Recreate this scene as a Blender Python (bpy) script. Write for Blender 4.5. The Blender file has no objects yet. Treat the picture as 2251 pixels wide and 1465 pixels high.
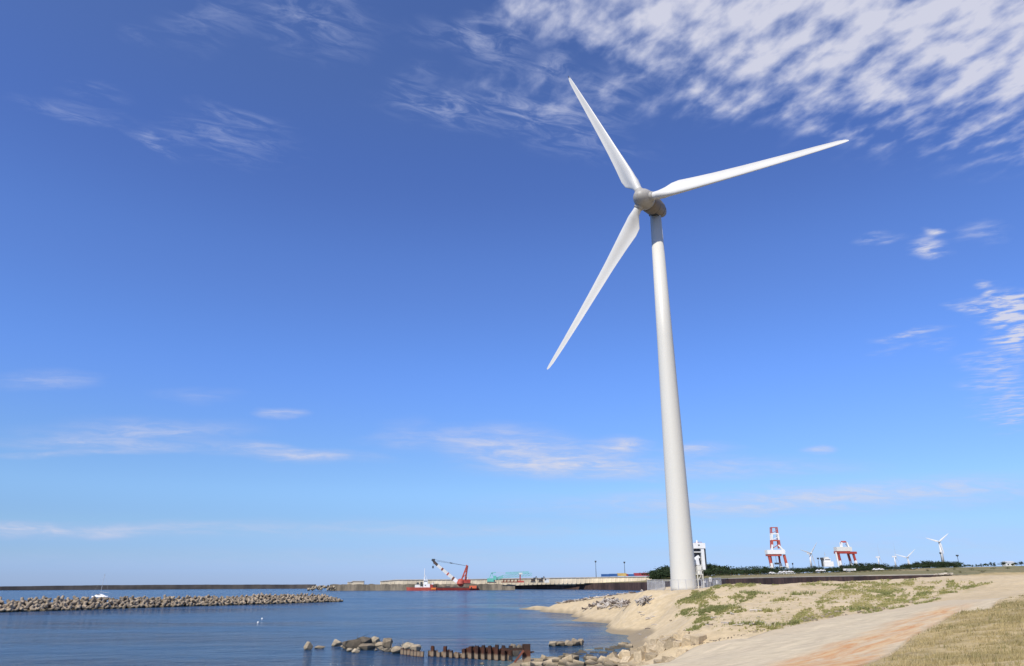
import bpy, bmesh, math, random
import numpy as np
from mathutils import Vector, Matrix
R = math.radians
random.seed(7); rng = np.random.default_rng(7)
sc = bpy.context.scene
COL = sc.collection

# ------------------------------------------------------------------ camera
PW, PH, FPX = 2251.0, 1465.0, 1590.0          # photograph size and focal length in its pixels
EYE = np.array([0.0, 0.0, 6.0])               # eye 6 m above the sea, 1.6 m above the dune
PITCH, ROLL = math.atan(554/FPX), R(0.2)
sp, cp = math.sin(PITCH), math.cos(PITCH)
cam_d = bpy.data.cameras.new('camera'); cam = bpy.data.objects.new('camera', cam_d); COL.objects.link(cam)
cam_d.sensor_width = 36.0; cam_d.lens = 36.0*FPX/PW; cam_d.clip_start = 0.1; cam_d.clip_end = 40000
cam.location = EYE
cam.rotation_euler = (Matrix.Rotation(math.pi/2+PITCH, 3, 'X') @ Matrix.Rotation(-ROLL, 3, 'Z')).to_euler()
sc.camera = cam
sc.view_settings.view_transform = 'Standard'; sc.view_settings.look = 'None'
sc.view_settings.exposure = 0.0; sc.view_settings.gamma = 1.0

# ------------------------------------------------------------------ sun and sky
SUN_EL, SUN_AZ = R(48), R(212)                # azimuth clockwise from +Y
sd = Vector((math.sin(SUN_AZ)*math.cos(SUN_EL), math.cos(SUN_AZ)*math.cos(SUN_EL), math.sin(SUN_EL)))
sun_d = bpy.data.lights.new('sun', 'SUN'); sun_d.energy = 5.0; sun_d.angle = R(0.53); sun_d.color = (1.0, 0.94, 0.83)
sun = bpy.data.objects.new('sun', sun_d); COL.objects.link(sun)
sun.rotation_euler = (-sd).to_track_quat('-Z', 'Y').to_euler(); sun.location = (0, -50, 120)

world = bpy.data.worlds.new('World'); sc.world = world; world.use_nodes = True
def make_world():
    nt = world.node_tree; N = nt.nodes; L = nt.links; N.clear()
    def n(t, **k):
        o = N.new(t)
        for a, b in k.items(): setattr(o, a, b)
        return o
    def sock(node, i, v):
        if hasattr(v, 'is_output'): L.new(v, node.inputs[i])
        else: node.inputs[i].default_value = v
    def math_(op, a, b=0.0, clamp=False):
        o = n('ShaderNodeMath', operation=op, use_clamp=clamp); sock(o, 0, a); sock(o, 1, b); return o.outputs[0]
    def mrange(v, a, b, c=0.0, d=1.0, smooth=True):
        o = n('ShaderNodeMapRange', interpolation_type='SMOOTHSTEP' if smooth else 'LINEAR')
        sock(o, 0, v); sock(o, 1, a); sock(o, 2, b); sock(o, 3, c); sock(o, 4, d); return o.outputs[0]
    def comb(x, y, z=0.0):
        o = n('ShaderNodeCombineXYZ'); sock(o, 0, x); sock(o, 1, y); sock(o, 2, z); return o.outputs[0]
    def noise(vec, scale, detail=6.0, rough=0.55, dist=0.0):
        o = n('ShaderNodeTexNoise'); L.new(vec, o.inputs['Vector'])
        o.inputs['Scale'].default_value = scale; o.inputs['Detail'].default_value = detail
        o.inputs['Roughness'].default_value = rough; o.inputs['Distortion'].default_value = dist
        return o.outputs['Fac']
    def mapping(vec, loc, rot, scale, typ='TEXTURE'):
        o = n('ShaderNodeMapping', vector_type=typ); L.new(vec, o.inputs[0])
        o.inputs[1].default_value = loc; o.inputs[2].default_value = (0, 0, rot); o.inputs[3].default_value = scale
        return o.outputs[0]
    tc = n('ShaderNodeTexCoord'); sep = n('ShaderNodeSeparateXYZ'); L.new(tc.outputs['Generated'], sep.inputs[0])
    x, y, z = sep.outputs
    sky = n('ShaderNodeTexSky', sky_type='NISHITA')
    sky.sun_disc = False; sky.sun_elevation = SUN_EL; sky.sun_rotation = SUN_AZ
    sky.altitude = 0; sky.air_density = 1.0; sky.dust_density = 0.4; sky.ozone_density = 2.0
    # colour grade of the clear air by height above the horizon
    ramp = n('ShaderNodeValToRGB'); cr = ramp.color_ramp; cr.interpolation = 'EASE'
    stops = SKY_STOPS
    while len(cr.elements) < len(stops): cr.elements.new(0.5)
    for e, (p, c) in zip(cr.elements, stops): e.position = p; e.color = (*c, 1)
    L.new(mrange(z, 0.0, 0.9, 0, 1, False), ramp.inputs[0])
    grade = n('ShaderNodeMixRGB', blend_type='MULTIPLY'); grade.inputs[0].default_value = 1.0
    boost = n('ShaderNodeVectorMath', operation='SCALE'); L.new(sky.outputs[0], boost.inputs[0]); boost.inputs['Scale'].default_value = 1.75
    L.new(boost.outputs[0], grade.inputs[1]); L.new(ramp.outputs[0], grade.inputs[2])
    # cloud layers: p = place on a flat cloud deck, q = where it stands over the northern horizon
    zz = math_('MAXIMUM', z, 0.004)
    p = comb(math_('DIVIDE', x, zz), math_('DIVIDE', y, zz))
    yy = math_('MAXIMUM', math_('ABSOLUTE', y), 0.02)
    q = comb(math_('DIVIDE', x, yy), math_('DIVIDE', z, yy))
    def pq(u, v):
        a = (u-PW/2)/FPX; t = (PH/2-v)/FPX
        d = (a, cp-t*sp, sp+t*cp); return (d[0]/d[1], d[2]/d[1], 0)
    warp = n('ShaderNodeTexNoise'); L.new(p, warp.inputs['Vector']); warp.inputs['Scale'].default_value = 3.0
    warp.inputs['Detail'].default_value = 5
    wv = n('ShaderNodeVectorMath', operation='MULTIPLY_ADD')
    L.new(warp.outputs['Color'], wv.inputs[0]); wv.inputs[1].default_value = (.11, .11, 0); L.new(q, wv.inputs[2])
    qw = n('ShaderNodeVectorMath', operation='ADD'); L.new(wv.outputs[0], qw.inputs[0]); qw.inputs[1].default_value = (-.055, -.055, 0)
    qw = qw.outputs[0]
    def blob(u, v, du, dv, rot=0.0, amp=1.0, vec=None, inner=0.0):
        c = pq(u, v); e = pq(u, v+dv); sx = du/FPX*1.06/ max(0.6, (cp-((PH/2-v)/FPX)*sp)); sy = abs(e[1]-c[1])
        m = mapping(vec or qw, c, rot, (sx, sy, 1))
        ln = n('ShaderNodeVectorMath', operation='LENGTH'); L.new(m, ln.inputs[0])
        return mrange(ln.outputs['Value'], inner, 1.0, amp, 0.0)
    def total(lst):
        r = lst[0]
        for a in lst[1:]: r = math_('ADD', r, a)
        return r
    # 1 the lumpy altocumulus field upper right
    pm = mapping(p, (0, 0, 0), R(-66), (1.0, 0.74, 1))
    lump = noise(pm, 12.0, 6, 0.50, 0.12); big = noise(p, 2.6, 4, 0.5, 0.2)
    field = total([blob(2080, -120, 960, 590, R(-7), 1.0, None, 0.4), blob(1420, -40, 400, 270, 0, .72, None, 0.2), blob(1110, 20, 130, 110, R(35), .30), blob(1250, 215, 420, 110, R(-6), .26),
                   blob(2260, 90, 420, 250, R(-20), .40, None, 0.1), blob(1750, 170, 620, 150, R(-6), .28)])
    field = math_('MINIMUM', field, 1.25)
    dens1 = math_('ADD', math_('MULTIPLY', field, 0.30), math_('ADD', math_('MULTIPLY', lump, 1.15), math_('MULTIPLY', big, .30)))
    dens1 = mrange(dens1, 0.69, 1.23, 0, 0.97)
    dens1 = math_('MULTIPLY', dens1, mrange(field, 0.02, 0.35))
    # 2 fine torn wisps
    pw = mapping(p, (0, 0, 0), R(24), (1.0, 0.42, 1))
    fine = noise(pw, 11.0, 8, 0.62, 0.8)
    def wblob(u, v, du, dv, rot=0.0, amp=1.0): return blob(u, v, du*1.35, dv*1.45, rot, amp*.85)
    wisps = total([wblob(1130, 265, 260, 50, R(-12), .65), wblob(950, 225, 80, 30, R(-25), .5), wblob(1090, 90, 70, 90, R(40), .75), wblob(690, 30, 140, 80, R(-25), .62),
                   wblob(480, 20, 90, 110, R(-50), .30), wblob(310, 60, 50, 26, R(-20), .22), wblob(480, 300, 160, 50, R(-8), .42), wblob(530, 245, 110, 20, R(-16), .45),
                   wblob(150, 232, 130, 16, R(-12), .45), wblob(330, 300, 75, 10, R(-28), .5), wblob(210, 205, 80, 20, R(-12), .32),
                   wblob(1215, 160, 45, 36, 0, .8), wblob(920, 170, 60, 36, 0, .3), wblob(960, 65, 90, 40, R(-10), .35), wblob(1340, 215, 160, 60, R(20), .35)])
    dens2 = math_('MULTIPLY', wisps, mrange(fine, 0.38, 0.74, 0, 0.85))
    # 3 small puffs on the right
    pp = mapping(p, (0, 0, 0), R(-20), (1.0, 0.6, 1))
    puffn = noise(pp, 9.0, 8, 0.58, 0.3)
    puffs = total([blob(2040, 555, 55, 45, R(20), .9), blob(2055, 515, 40, 16, 0, .9), blob(1935, 530, 60, 24, R(8), .7), blob(2160, 520, 100, 40, R(8), .45),
                   blob(2215, 690, 110, 75, R(8), 1.25, None, 0.2), blob(2130, 680, 50, 20, 0, .7), blob(2000, 760, 110, 30, R(7), .7), blob(2190, 820, 110, 80, R(10), .62),
                   blob(2240, 900, 120, 60, 0, .6), blob(2270, 760, 90, 60, 0, .9), blob(2170, 640, 30, 16, 0, .7)])
    dens3 = math_('MULTIPLY', puffs, mrange(puffn, 0.36, 0.66, 0, 1.15))
    # 4 long flat streaks low over the sea
    qs = mapping(q, (0, 0, 0), R(-2), (1.0, 0.16, 1)); sn = noise(qs, 16.0, 8, 0.66, 0.5)
    wq = n('ShaderNodeTexNoise'); L.new(mapping(q, (0, 0, 0), 0, (1.0, .3, 1)), wq.inputs['Vector']); wq.inputs['Scale'].default_value = 6.0; wq.inputs['Detail'].default_value = 4
    wa = n('ShaderNodeVectorMath', operation='MULTIPLY_ADD'); L.new(wq.outputs['Color'], wa.inputs[0]); wa.inputs[1].default_value = (.16, .03, 0); L.new(q, wa.inputs[2])
    wb = n('ShaderNodeVectorMath', operation='ADD'); L.new(wa.outputs[0], wb.inputs[0]); wb.inputs[1].default_value = (-.08, -.015, 0)
    def sblob(u, v, du, dv, rot=0.0, amp=1.0): return blob(u, v, du*1.45, dv*1.6, rot, amp*.92, wb.outputs[0])
    streaks = total([sblob(650, 990, 170, 14, R(-4), 1.0), sblob(300, 945, 230, 26, 0, .62), sblob(250, 975, 260, 12, R(-3), .5), sblob(180, 992, 180, 8, 0, .5), sblob(608, 907, 45, 12, 0, .8),
                     sblob(1190, 1008, 190, 34, R(-3), .9), sblob(1060, 965, 160, 28, 0, .6), sblob(1360, 982, 80, 18, 0, 1.0), sblob(1545, 985, 70, 14, 0, .9), sblob(1760, 985, 45, 12, 0, 1.0),
                     sblob(1500, 1030, 380, 26, 0, .6), sblob(1700, 1105, 560, 32, R(1), .85), sblob(2100, 1070, 260, 26, R(2), .5), sblob(80, 835, 110, 20, 0, .42), sblob(430, 870, 80, 16, 0, .3),
                     sblob(60, 1160, 420, 16, 0, .75), sblob(900, 1165, 700, 22, 0, .4), sblob(1100, 1230, 1500, 28, 0, .32), sblob(870, 950, 60, 30, 0, .35), sblob(2000, 1190, 420, 40, 0, .3)])
    dens4 = math_('MULTIPLY', streaks, mrange(sn, 0.30, 0.70, 0.30, 1.05))
    dens = math_('MINIMUM', total([dens1, dens2, dens3, dens4]), 0.92)
    dens = math_('MULTIPLY', dens, mrange(z, 0.0, 0.05))
    ccol = n('ShaderNodeValToRGB'); cc = ccol.color_ramp
    cc.elements[0].position = 0.0; cc.elements[0].color = (*CLOUD_THIN, 1); cc.elements[1].position = 1.0; cc.elements[1].color = (*CLOUD_THICK, 1)
    L.new(dens, ccol.inputs[0])
    csc = n('ShaderNodeMixRGB', blend_type='MULTIPLY'); csc.inputs[0].default_value = 1.0
    L.new(ccol.outputs[0], csc.inputs[1]); csc.inputs[2].default_value = (1/SKY_STRENGTH,)*3 + (1,)
    mix = n('ShaderNodeMixRGB'); L.new(dens, mix.inputs[0]); L.new(grade.outputs[0], mix.inputs[1]); L.new(csc.outputs[0], mix.inputs[2])
    bg = n('ShaderNodeBackground'); L.new(mix.outputs[0], bg.inputs[0]); bg.inputs[1].default_value = SKY_STRENGTH
    out = n('ShaderNodeOutputWorld'); L.new(bg.outputs[0], out.inputs[0])
SKY_STRENGTH = 0.10
SKY_STOPS = [(0.0, (.355, .505, 1.02)), (0.017, (.335, .475, .95)), (0.045, (.335, .468, .82)), (0.085, (.372, .505, .765)), (0.136, (.445, .592, .835)), (0.31, (.458, .634, 1.045)), (0.44, (.473, .616, 1.005)), (0.57, (.449, .562, .928)), (0.70, (.495, .585, .891)), (1.0, (.5, .58, .88))]
CLOUD_THIN, CLOUD_THICK = (.46, .54, .82), (.70, .705, .81)
make_world()

# ------------------------------------------------------------------ helpers: photograph pixels to places
def ray(u, v):
    x = (u-PW/2)/FPX; y = (PH/2-v)/FPX
    c, s = math.cos(ROLL), math.sin(ROLL); x, y = x*c+y*s, -x*s+y*c
    return np.array([x, cp-y*sp, sp+y*cp])
def P(u, v, Y):
    d = ray(u, v); return EYE+d*(Y/d[1])
def PZ(u, v, z):
    d = ray(u, v); return EYE+d*((z-6.0)/d[2])
def proj(p):
    q = np.asarray(p, float)-EYE
    x = q[..., 0]; y = -q[..., 1]*sp+q[..., 2]*cp; z = np.maximum(q[..., 1]*cp+q[..., 2]*sp, 0.01)
    x = x/z; y = y/z; c, s = math.cos(ROLL), math.sin(ROLL)
    x, y = x*c-y*s, x*s+y*c
    return PW/2+x*FPX, PH/2-y*FPX
def pxm(Y): return Y*1.06/FPX                 # metres per photograph pixel near the horizon at depth Y
def lerp(xs, ys, x): return float(np.interp(x, xs, ys))

# smooth value noise for shaping meshes
_perm = rng.random((256, 256))
def vnoise(x, y):
    x = np.asarray(x, float); y = np.asarray(y, float)
    xi = np.floor(x).astype(int); yi = np.floor(y).astype(int); fx = x-xi; fy = y-yi
    fx = fx*fx*(3-2*fx); fy = fy*fy*(3-2*fy)
    g = lambda a, b: _perm[a % 256, b % 256]
    return (g(xi, yi)*(1-fx)+g(xi+1, yi)*fx)*(1-fy)+(g(xi, yi+1)*(1-fx)+g(xi+1, yi+1)*fx)*fy
def fbm(x, y, o=4):
    t = 0; a = .5
    for i in range(o): t = t+a*(vnoise(x*2**i+17*i, y*2**i-9*i)-.5); a *= .5
    return t
def inpoly(px, py, poly):
    px = np.asarray(px, float); py = np.asarray(py, float); r = np.zeros(px.shape, bool); n = len(poly)
    for i in range(n):
        x1, y1 = poly[i]; x2, y2 = poly[(i+1) % n]
        if y1 == y2: continue
        r ^= ((y1 > py) != (y2 > py)) & (px < (x2-x1)*(py-y1)/(y2-y1)+x1)
    return r
def segdist(px, py, pts, close=False):
    d = np.full(np.shape(px), 1e9); q = list(pts)+([pts[0]] if close else [])
    for (x1, y1), (x2, y2) in zip(q[:-1], q[1:]):
        dx, dy = x2-x1, y2-y1; t = np.clip(((px-x1)*dx+(py-y1)*dy)/(dx*dx+dy*dy+1e-9), 0, 1)
        d = np.minimum(d, np.hypot(px-x1-t*dx, py-y1-t*dy))
    return d
def sdf(px, py, poly):
    d = segdist(px, py, poly, True); return np.where(inpoly(px, py, poly), -d, d)
def sstep(a, b, x):
    t = np.clip((x-a)/(b-a), 0, 1); return t*t*(3-2*t)

# ------------------------------------------------------------------ helpers: objects
def tag(o, label=None, cat=None, group=None, kind=None):
    for k, v in (('label', label), ('category', cat), ('group', group), ('kind', kind)):
        if v: o[k] = v
    return o
def empty(name, loc, rz=0.0):
    o = bpy.data.objects.new(name, None); COL.objects.link(o); o.location = loc; o.rotation_euler = (0, 0, rz); o.empty_display_size = .3
    return o
class MB:
    def __init__(s): s.v = []; s.f = []; s.m = []; s.cur = 0
    def add(s, vs, fs):
        o = len(s.v); s.v += [tuple(map(float, p)) for p in vs]; s.f += [tuple(i+o for i in f) for f in fs]; s.m += [s.cur]*len(fs); return s
    def box(s, c, d, rot=None, taper=1.0):
        hx, hy, hz = d[0]/2, d[1]/2, d[2]/2
        vs = [Vector((x*hx*(taper if z > 0 else 1), y*hy*(taper if z > 0 else 1), z*hz)) for z in (-1, 1) for y in (-1, 1) for x in (-1, 1)]
        if rot is not None: vs = [rot @ p for p in vs]
        c = Vector(c)
        return s.add([p+c for p in vs], [(0, 2, 3, 1), (4, 5, 7, 6), (0, 1, 5, 4), (2, 6, 7, 3), (0, 4, 6, 2), (1, 3, 7, 5)])
    def tube(s, a, b, r0, r1=None, n=8, caps=True):
        a, b = Vector(a), Vector(b); r1 = r0 if r1 is None else r1
        d = (b-a).normalized(); u = d.orthogonal().normalized(); w = d.cross(u)
        vs = []
        for c, r in ((a, r0), (b, r1)):
            for i in range(n):
                t = 2*math.pi*i/n; vs.append(c+(u*math.cos(t)+w*math.sin(t))*r)
        fs = [(i, (i+1) % n, n+(i+1) % n, n+i) for i in range(n)]
        if caps: fs += [tuple(range(n-1, -1, -1)), tuple(range(n, 2*n))]
        return s.add(vs, fs)
    def bar(s, a, b, w, h=None):
        a, b = Vector(a), Vector(b); h = h or w; d = (b-a); ln = d.length
        q = d.to_track_quat('Z', 'Y').to_matrix()
        return s.box((a+b)/2, (w, h, ln), q)
    def rings(s, rings, close=True, caps=True):
        n = len(rings[0]); vs = [p for r in rings for p in r]; fs = []
        for k in range(len(rings)-1):
            for i in range(n if close else n-1):
                j = (i+1) % n; fs.append((k*n+i, k*n+j, (k+1)*n+j, (k+1)*n+i))
        if caps: fs += [tuple(range(n-1, -1, -1)), tuple((len(rings)-1)*n+i for i in range(n))]
        return s.add(vs, fs)
    def mesh(s, name, mats, smooth=False):
        me = bpy.data.meshes.new(name); me.from_pydata(s.v, [], s.f)
        for m in (mats if isinstance(mats, (list, tuple)) else [mats]): me.materials.append(m)
        if any(s.m): me.polygons.foreach_set('material_index', s.m)
        if smooth: me.polygons.foreach_set('use_smooth', [True]*len(me.polygons))
        me.update(); return me
    def build(s, name, mats, parent=None, smooth=False):
        o = bpy.data.objects.new(name, s.mesh(name, mats, smooth)); COL.objects.link(o); o.parent = parent; return o
def np_mesh(name, co, faces, mat, smooth=False):
    me = bpy.data.meshes.new(name); co = np.asarray(co, np.float32); faces = np.asarray(faces, np.int32)
    k = faces.shape[1]
    me.vertices.add(len(co)); me.vertices.foreach_set('co', co.ravel())
    me.loops.add(faces.size); me.loops.foreach_set('vertex_index', faces.ravel())
    me.polygons.add(len(faces)); me.polygons.foreach_set('loop_start', np.arange(0, faces.size, k, dtype=np.int32))
    me.polygons.foreach_set('loop_total', np.full(len(faces), k, np.int32))
    if smooth: me.polygons.foreach_set('use_smooth', np.ones(len(faces), bool))
    for m in (mat if isinstance(mat, (list, tuple)) else [mat]): me.materials.append(m)
    me.update(calc_edges=True); me.validate(); return me
def attr(me, name, vals):
    a = me.attributes.new(name, 'FLOAT', 'POINT'); a.data.foreach_set('value', np.asarray(vals, np.float32))
def link(name, me, parent=None):
    o = bpy.data.objects.new(name, me); COL.objects.link(o); o.parent = parent; return o
def copy_tree(o, parent=None):
    c = o.copy(); COL.objects.link(c); c.parent = parent
    for ch in list(o.children): copy_tree(ch, c)
    return c

# ------------------------------------------------------------------ materials
class NT:
    def __init__(s, name):
        s.mat = bpy.data.materials.new(name); s.mat.use_nodes = True; s.t = s.mat.node_tree; s.N = s.t.nodes; s.L = s.t.links
        s.b = s.N['Principled BSDF']; s.tc = s.N.new('ShaderNodeTexCoord'); s.geo = s.N.new('ShaderNodeNewGeometry')
    def put(s, node, i, v):
        if hasattr(v, 'is_output'): s.L.new(v, node.inputs[i])
        else: node.inputs[i].default_value = v if not (isinstance(v, tuple) and len(v) == 3 and node.inputs[i].type == 'RGBA') else (*v, 1)
    def noise(s, vec, scale, detail=4, rough=.55, dist=0, col=False):
        o = s.N.new('ShaderNodeTexNoise'); s.L.new(vec, o.inputs['Vector']); o.inputs['Scale'].default_value = scale
        o.inputs['Detail'].default_value = detail; o.inputs['Roughness'].default_value = rough; o.inputs['Distortion'].default_value = dist
        return o.outputs['Color' if col else 'Fac']
    def map(s, vec, scale=(1, 1, 1), rot=(0, 0, 0), loc=(0, 0, 0)):
        o = s.N.new('ShaderNodeMapping'); s.L.new(vec, o.inputs[0]); o.inputs[1].default_value = loc; o.inputs[2].default_value = rot; o.inputs[3].default_value = scale; return o.outputs[0]
    def ramp(s, v, a, b, c=0., d=1.):
        o = s.N.new('ShaderNodeMapRange'); o.interpolation_type = 'SMOOTHSTEP'; s.put(o, 0, v)
        for i, k in enumerate((a, b, c, d)): s.put(o, i+1, k)
        return o.outputs[0]
    def mix(s, f, a, b, mode='MIX'):
        o = s.N.new('ShaderNodeMixRGB'); o.blend_type = mode; s.put(o, 0, f); s.put(o, 1, a); s.put(o, 2, b); return o.outputs[0]
    def math(s, op, a, b=0., clamp=False):
        o = s.N.new('ShaderNodeMath'); o.operation = op; o.use_clamp = clamp; s.put(o, 0, a); s.put(o, 1, b); return o.outputs[0]
    def attr(s, n):
        o = s.N.new('ShaderNodeAttribute'); o.attribute_name = n; return o.outputs['Fac']
    def rnd(s): return s.N.new('ShaderNodeObjectInfo').outputs['Random']
    def sep(s, v):
        o = s.N.new('ShaderNodeSeparateXYZ'); s.L.new(v, o.inputs[0]); return o.outputs
    def bump(s, h, strength, dist):
        o = s.N.new('ShaderNodeBump'); o.inputs['Strength'].default_value = strength; o.inputs['Distance'].default_value = dist
        s.L.new(h, o.inputs['Height']); s.L.new(o.outputs[0], s.b.inputs['Normal'])
    def done(s, col, rough=.7, spec=.3, metal=0.):
        s.put(s.b, 'Base Color', col); s.put(s.b, 'Roughness', rough); s.b.inputs['Specular IOR Level'].default_value = spec; s.b.inputs['Metallic'].default_value = metal
        return s.mat
def paint(name, col, rough=.5, var=.12, scale=1.5, dirt=None, dirt_amt=.35, spec=.4, stretch=(1, 1, 1)):
    m = NT(name); v = m.tc.outputs['Object']
    n1 = m.noise(m.map(v, stretch), scale, 6, .6); k = m.ramp(n1, .3, .7, 1-var, 1+var)
    c = m.mix(1.0, col, k, 'MULTIPLY')
    if dirt:
        n2 = m.noise(m.map(v, (stretch[0]*1.7, stretch[1]*1.7, stretch[2]*.5)), scale*1.3, 7, .65)
        c = m.mix(m.ramp(n2, .5, .75, 0, dirt_amt), c, dirt)
    return m.done(c, rough, spec)

M = {}
M['tower'] = paint('turbine_white_paint', (.60, .58, .508), .42, .035, .12, (.48, .46, .40), .12, stretch=(1, 1, .15))
M['blade'] = paint('blade_white_gelcoat', (.62, .605, .555), .38, .03, .2, (.55, .54, .5), .08)
M['hub'] = paint('hub_grey_paint', (.36, .34, .30), .5, .10, .5, (.15, .12, .09), .35)
M['nacelle'] = paint('nacelle_brown_grey_paint', (.19, .16, .125), .55, .12, .5, (.10, .075, .055), .4)
M['black'] = paint('black_rubber', (.02, .02, .022), .6)
M['galv'] = paint('galvanised_steel', (.44, .445, .45), .5, .12, 2.)
M['white'] = paint('white_paint', (.78, .77, .74), .5, .06, .4, (.4, .33, .25), .18)
M['offwhite'] = paint('weathered_white_paint', (.66, .65, .60), .5, .08, .8, (.35, .28, .2), .25)
M['red'] = paint('red_marine_paint', (.36, .05, .035), .45, .2, .3, (.2, .05, .03), .4)
M['redsteel'] = paint('red_crane_paint', (.44, .085, .055), .5, .15, .3, (.25, .06, .04), .3)
M['orangered'] = paint('orange_red_paint', (.62, .13, .05), .5, .12, .3)
M['orange'] = paint('orange_paint', (.70, .20, .03), .5, .15, .3)
M['brown'] = paint('dark_brown_steel', (.075, .05, .038), .7, .3, .3)
M['dark'] = paint('dark_grey_paint', (.05, .055, .06), .6, .3, .3)
M['turq'] = paint('turquoise_paint', (.13, .46, .38), .5, .12, .3, (.3, .35, .3), .25)
M['rust'] = paint('rusty_steel', (.18, .06, .035), .85, .35, .5, (.07, .03, .02), .5)
M['bluebox'] = paint('blue_container_paint', (.03, .10, .28), .5, .12, .3)
M['redbox'] = paint('red_container_paint', (.36, .05, .06), .5, .12, .3)
M['yellowbox'] = paint('tan_container_paint', (.55, .38, .12), .5, .12, .3)
M['darkglass'] = paint('dark_window_glass', (.03, .035, .045), .15, .1, 1, spec=.6)
M['towerdark'] = paint('recess_shade_and_door', (.10, .10, .12), .6, .2, .2)  # dark colour painted in as recess shade on the tower building; also the turbine door

def rock_mat(name, col, col2, wet=(.10, .085, .06), wz=.35, scale=1.2):
    m = NT(name); v = m.tc.outputs['Object']; r = m.rnd()
    vv = m.N.new('ShaderNodeVectorMath'); vv.operation = 'ADD'; m.L.new(v, vv.inputs[0])
    cb = m.N.new('ShaderNodeCombineXYZ'); k = m.math('MULTIPLY', r, 37.); m.put(cb, 0, k); m.put(cb, 1, k); m.L.new(cb.outputs[0], vv.inputs[1]); v = vv.outputs[0]
    n1 = m.noise(v, scale, 6, .62); n2 = m.noise(v, scale*5, 5, .7)
    c = m.mix(m.ramp(n1, .32, .68), col, col2)
    c = m.mix(1., c, m.ramp(n2, .25, .75, .72, 1.2), 'MULTIPLY')
    c = m.mix(1., c, m.ramp(r, 0, 1, .72, 1.22), 'MULTIPLY')
    z = m.sep(m.geo.outputs['Position'])[2]
    c = m.mix(m.ramp(m.math('ADD', z, m.math('MULTIPLY', n1, .35)), wz, wz+.35, 1, 0), c, wet)
    m.bump(n2, .5, .06); return m.done(c, .85, .2)
M['tetra'] = rock_mat('weathered_concrete_tetrapod', (.36, .29, .205), (.25, .20, .145), wz=.45)
M['cube'] = rock_mat('beige_concrete_block', (.47, .375, .24), (.385, .305, .195), wz=.28, scale=.9)
M['rock'] = rock_mat('shore_rock', (.36, .29, .195), (.22, .175, .12), wz=.12)
M['palerock'] = rock_mat('pale_shore_rock', (.43, .36, .25), (.31, .25, .17), wz=.05)
M['darkrock'] = rock_mat('dark_shore_rock', (.19, .155, .11), (.12, .10, .075), wz=.12)

def quay_mat(name, c1, c2, sx):
    m = NT(name); v = m.tc.outputs['Object']
    n1 = m.noise(m.map(v, (sx, sx, sx*.25)), 1., 6, .65); n2 = m.noise(m.map(v, (sx*.12, sx*.12, .02)), 1., 4, .6)
    c = m.mix(m.ramp(n1, .3, .7), c1, c2); c = m.mix(1., c, m.ramp(n2, .3, .7, .65, 1.4), 'MULTIPLY')
    return m.done(c, .85, .2)
M['pilewall'] = quay_mat('dark_rusty_sheet_piling', (.10, .058, .044), (.05, .034, .030), .5)
M['quay'] = quay_mat('brown_rubble_quay', (.25, .205, .145), (.11, .095, .07), .25)
M['farwall'] = quay_mat('distant_dark_concrete', (.15, .125, .10), (.085, .075, .07), .05)
M['seawall'] = quay_mat('cream_concrete_seawall', (.66, .565, .41), (.58, .49, .35), .1)
M['cap'] = paint('pale_concrete_coping', (.46, .40, .31), .8, .15, .2)

def leaf_mat(name, a, b, c):
    m = NT(name); v = m.geo.outputs['Position']; n = m.noise(v, .35, 4, .6); r = m.rnd(); i = m.geo.outputs['Random Per Island']
    k = m.mix(m.ramp(n, .35, .65), a, b); k = m.mix(m.math('MULTIPLY', m.ramp(i, .45, 1.), .6), k, c)
    k = m.mix(1., k, m.ramp(r, 0, 1, .75, 1.25), 'MULTIPLY')
    return m.done(k, .8, .15)
M['leaf'] = leaf_mat('dark_pine_foliage', (.020, .036, .016), (.032, .052, .020), (.05, .066, .026))
M['shrubleaf'] = leaf_mat('olive_shrub_foliage', (.06, .072, .024), (.09, .09, .034), (.12, .11, .045))
M['bark'] = paint('pine_bark', (.09, .065, .045), .9, .3, 3.)

def grass_mat(name, cols, tipmix):
    m = NT(name); a = m.attr('tone'); h = m.attr('hgt')
    o = m.N.new('ShaderNodeValToRGB'); cr = o.color_ramp
    while len(cr.elements) < len(cols): cr.elements.new(.5)
    for k, (e, c) in enumerate(zip(cr.elements, cols)): e.position = k/(len(cols)-1); e.color = (*c, 1)
    m.L.new(a, o.inputs[0]); c = m.mix(m.math('MULTIPLY', h, .5), o.outputs[0], tipmix)
    return m.done(c, .75, .2)
M['grass'] = grass_mat('dune_grass_blades', [(.085, .115, .026), (.18, .185, .048), (.28, .245, .08), (.38, .31, .13)], (.36, .33, .14))
M['dry'] = grass_mat('dry_grass_blades', [(.095, .105, .035), (.19, .165, .06), (.30, .235, .10), (.42, .33, .16)], (.40, .32, .155))

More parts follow.
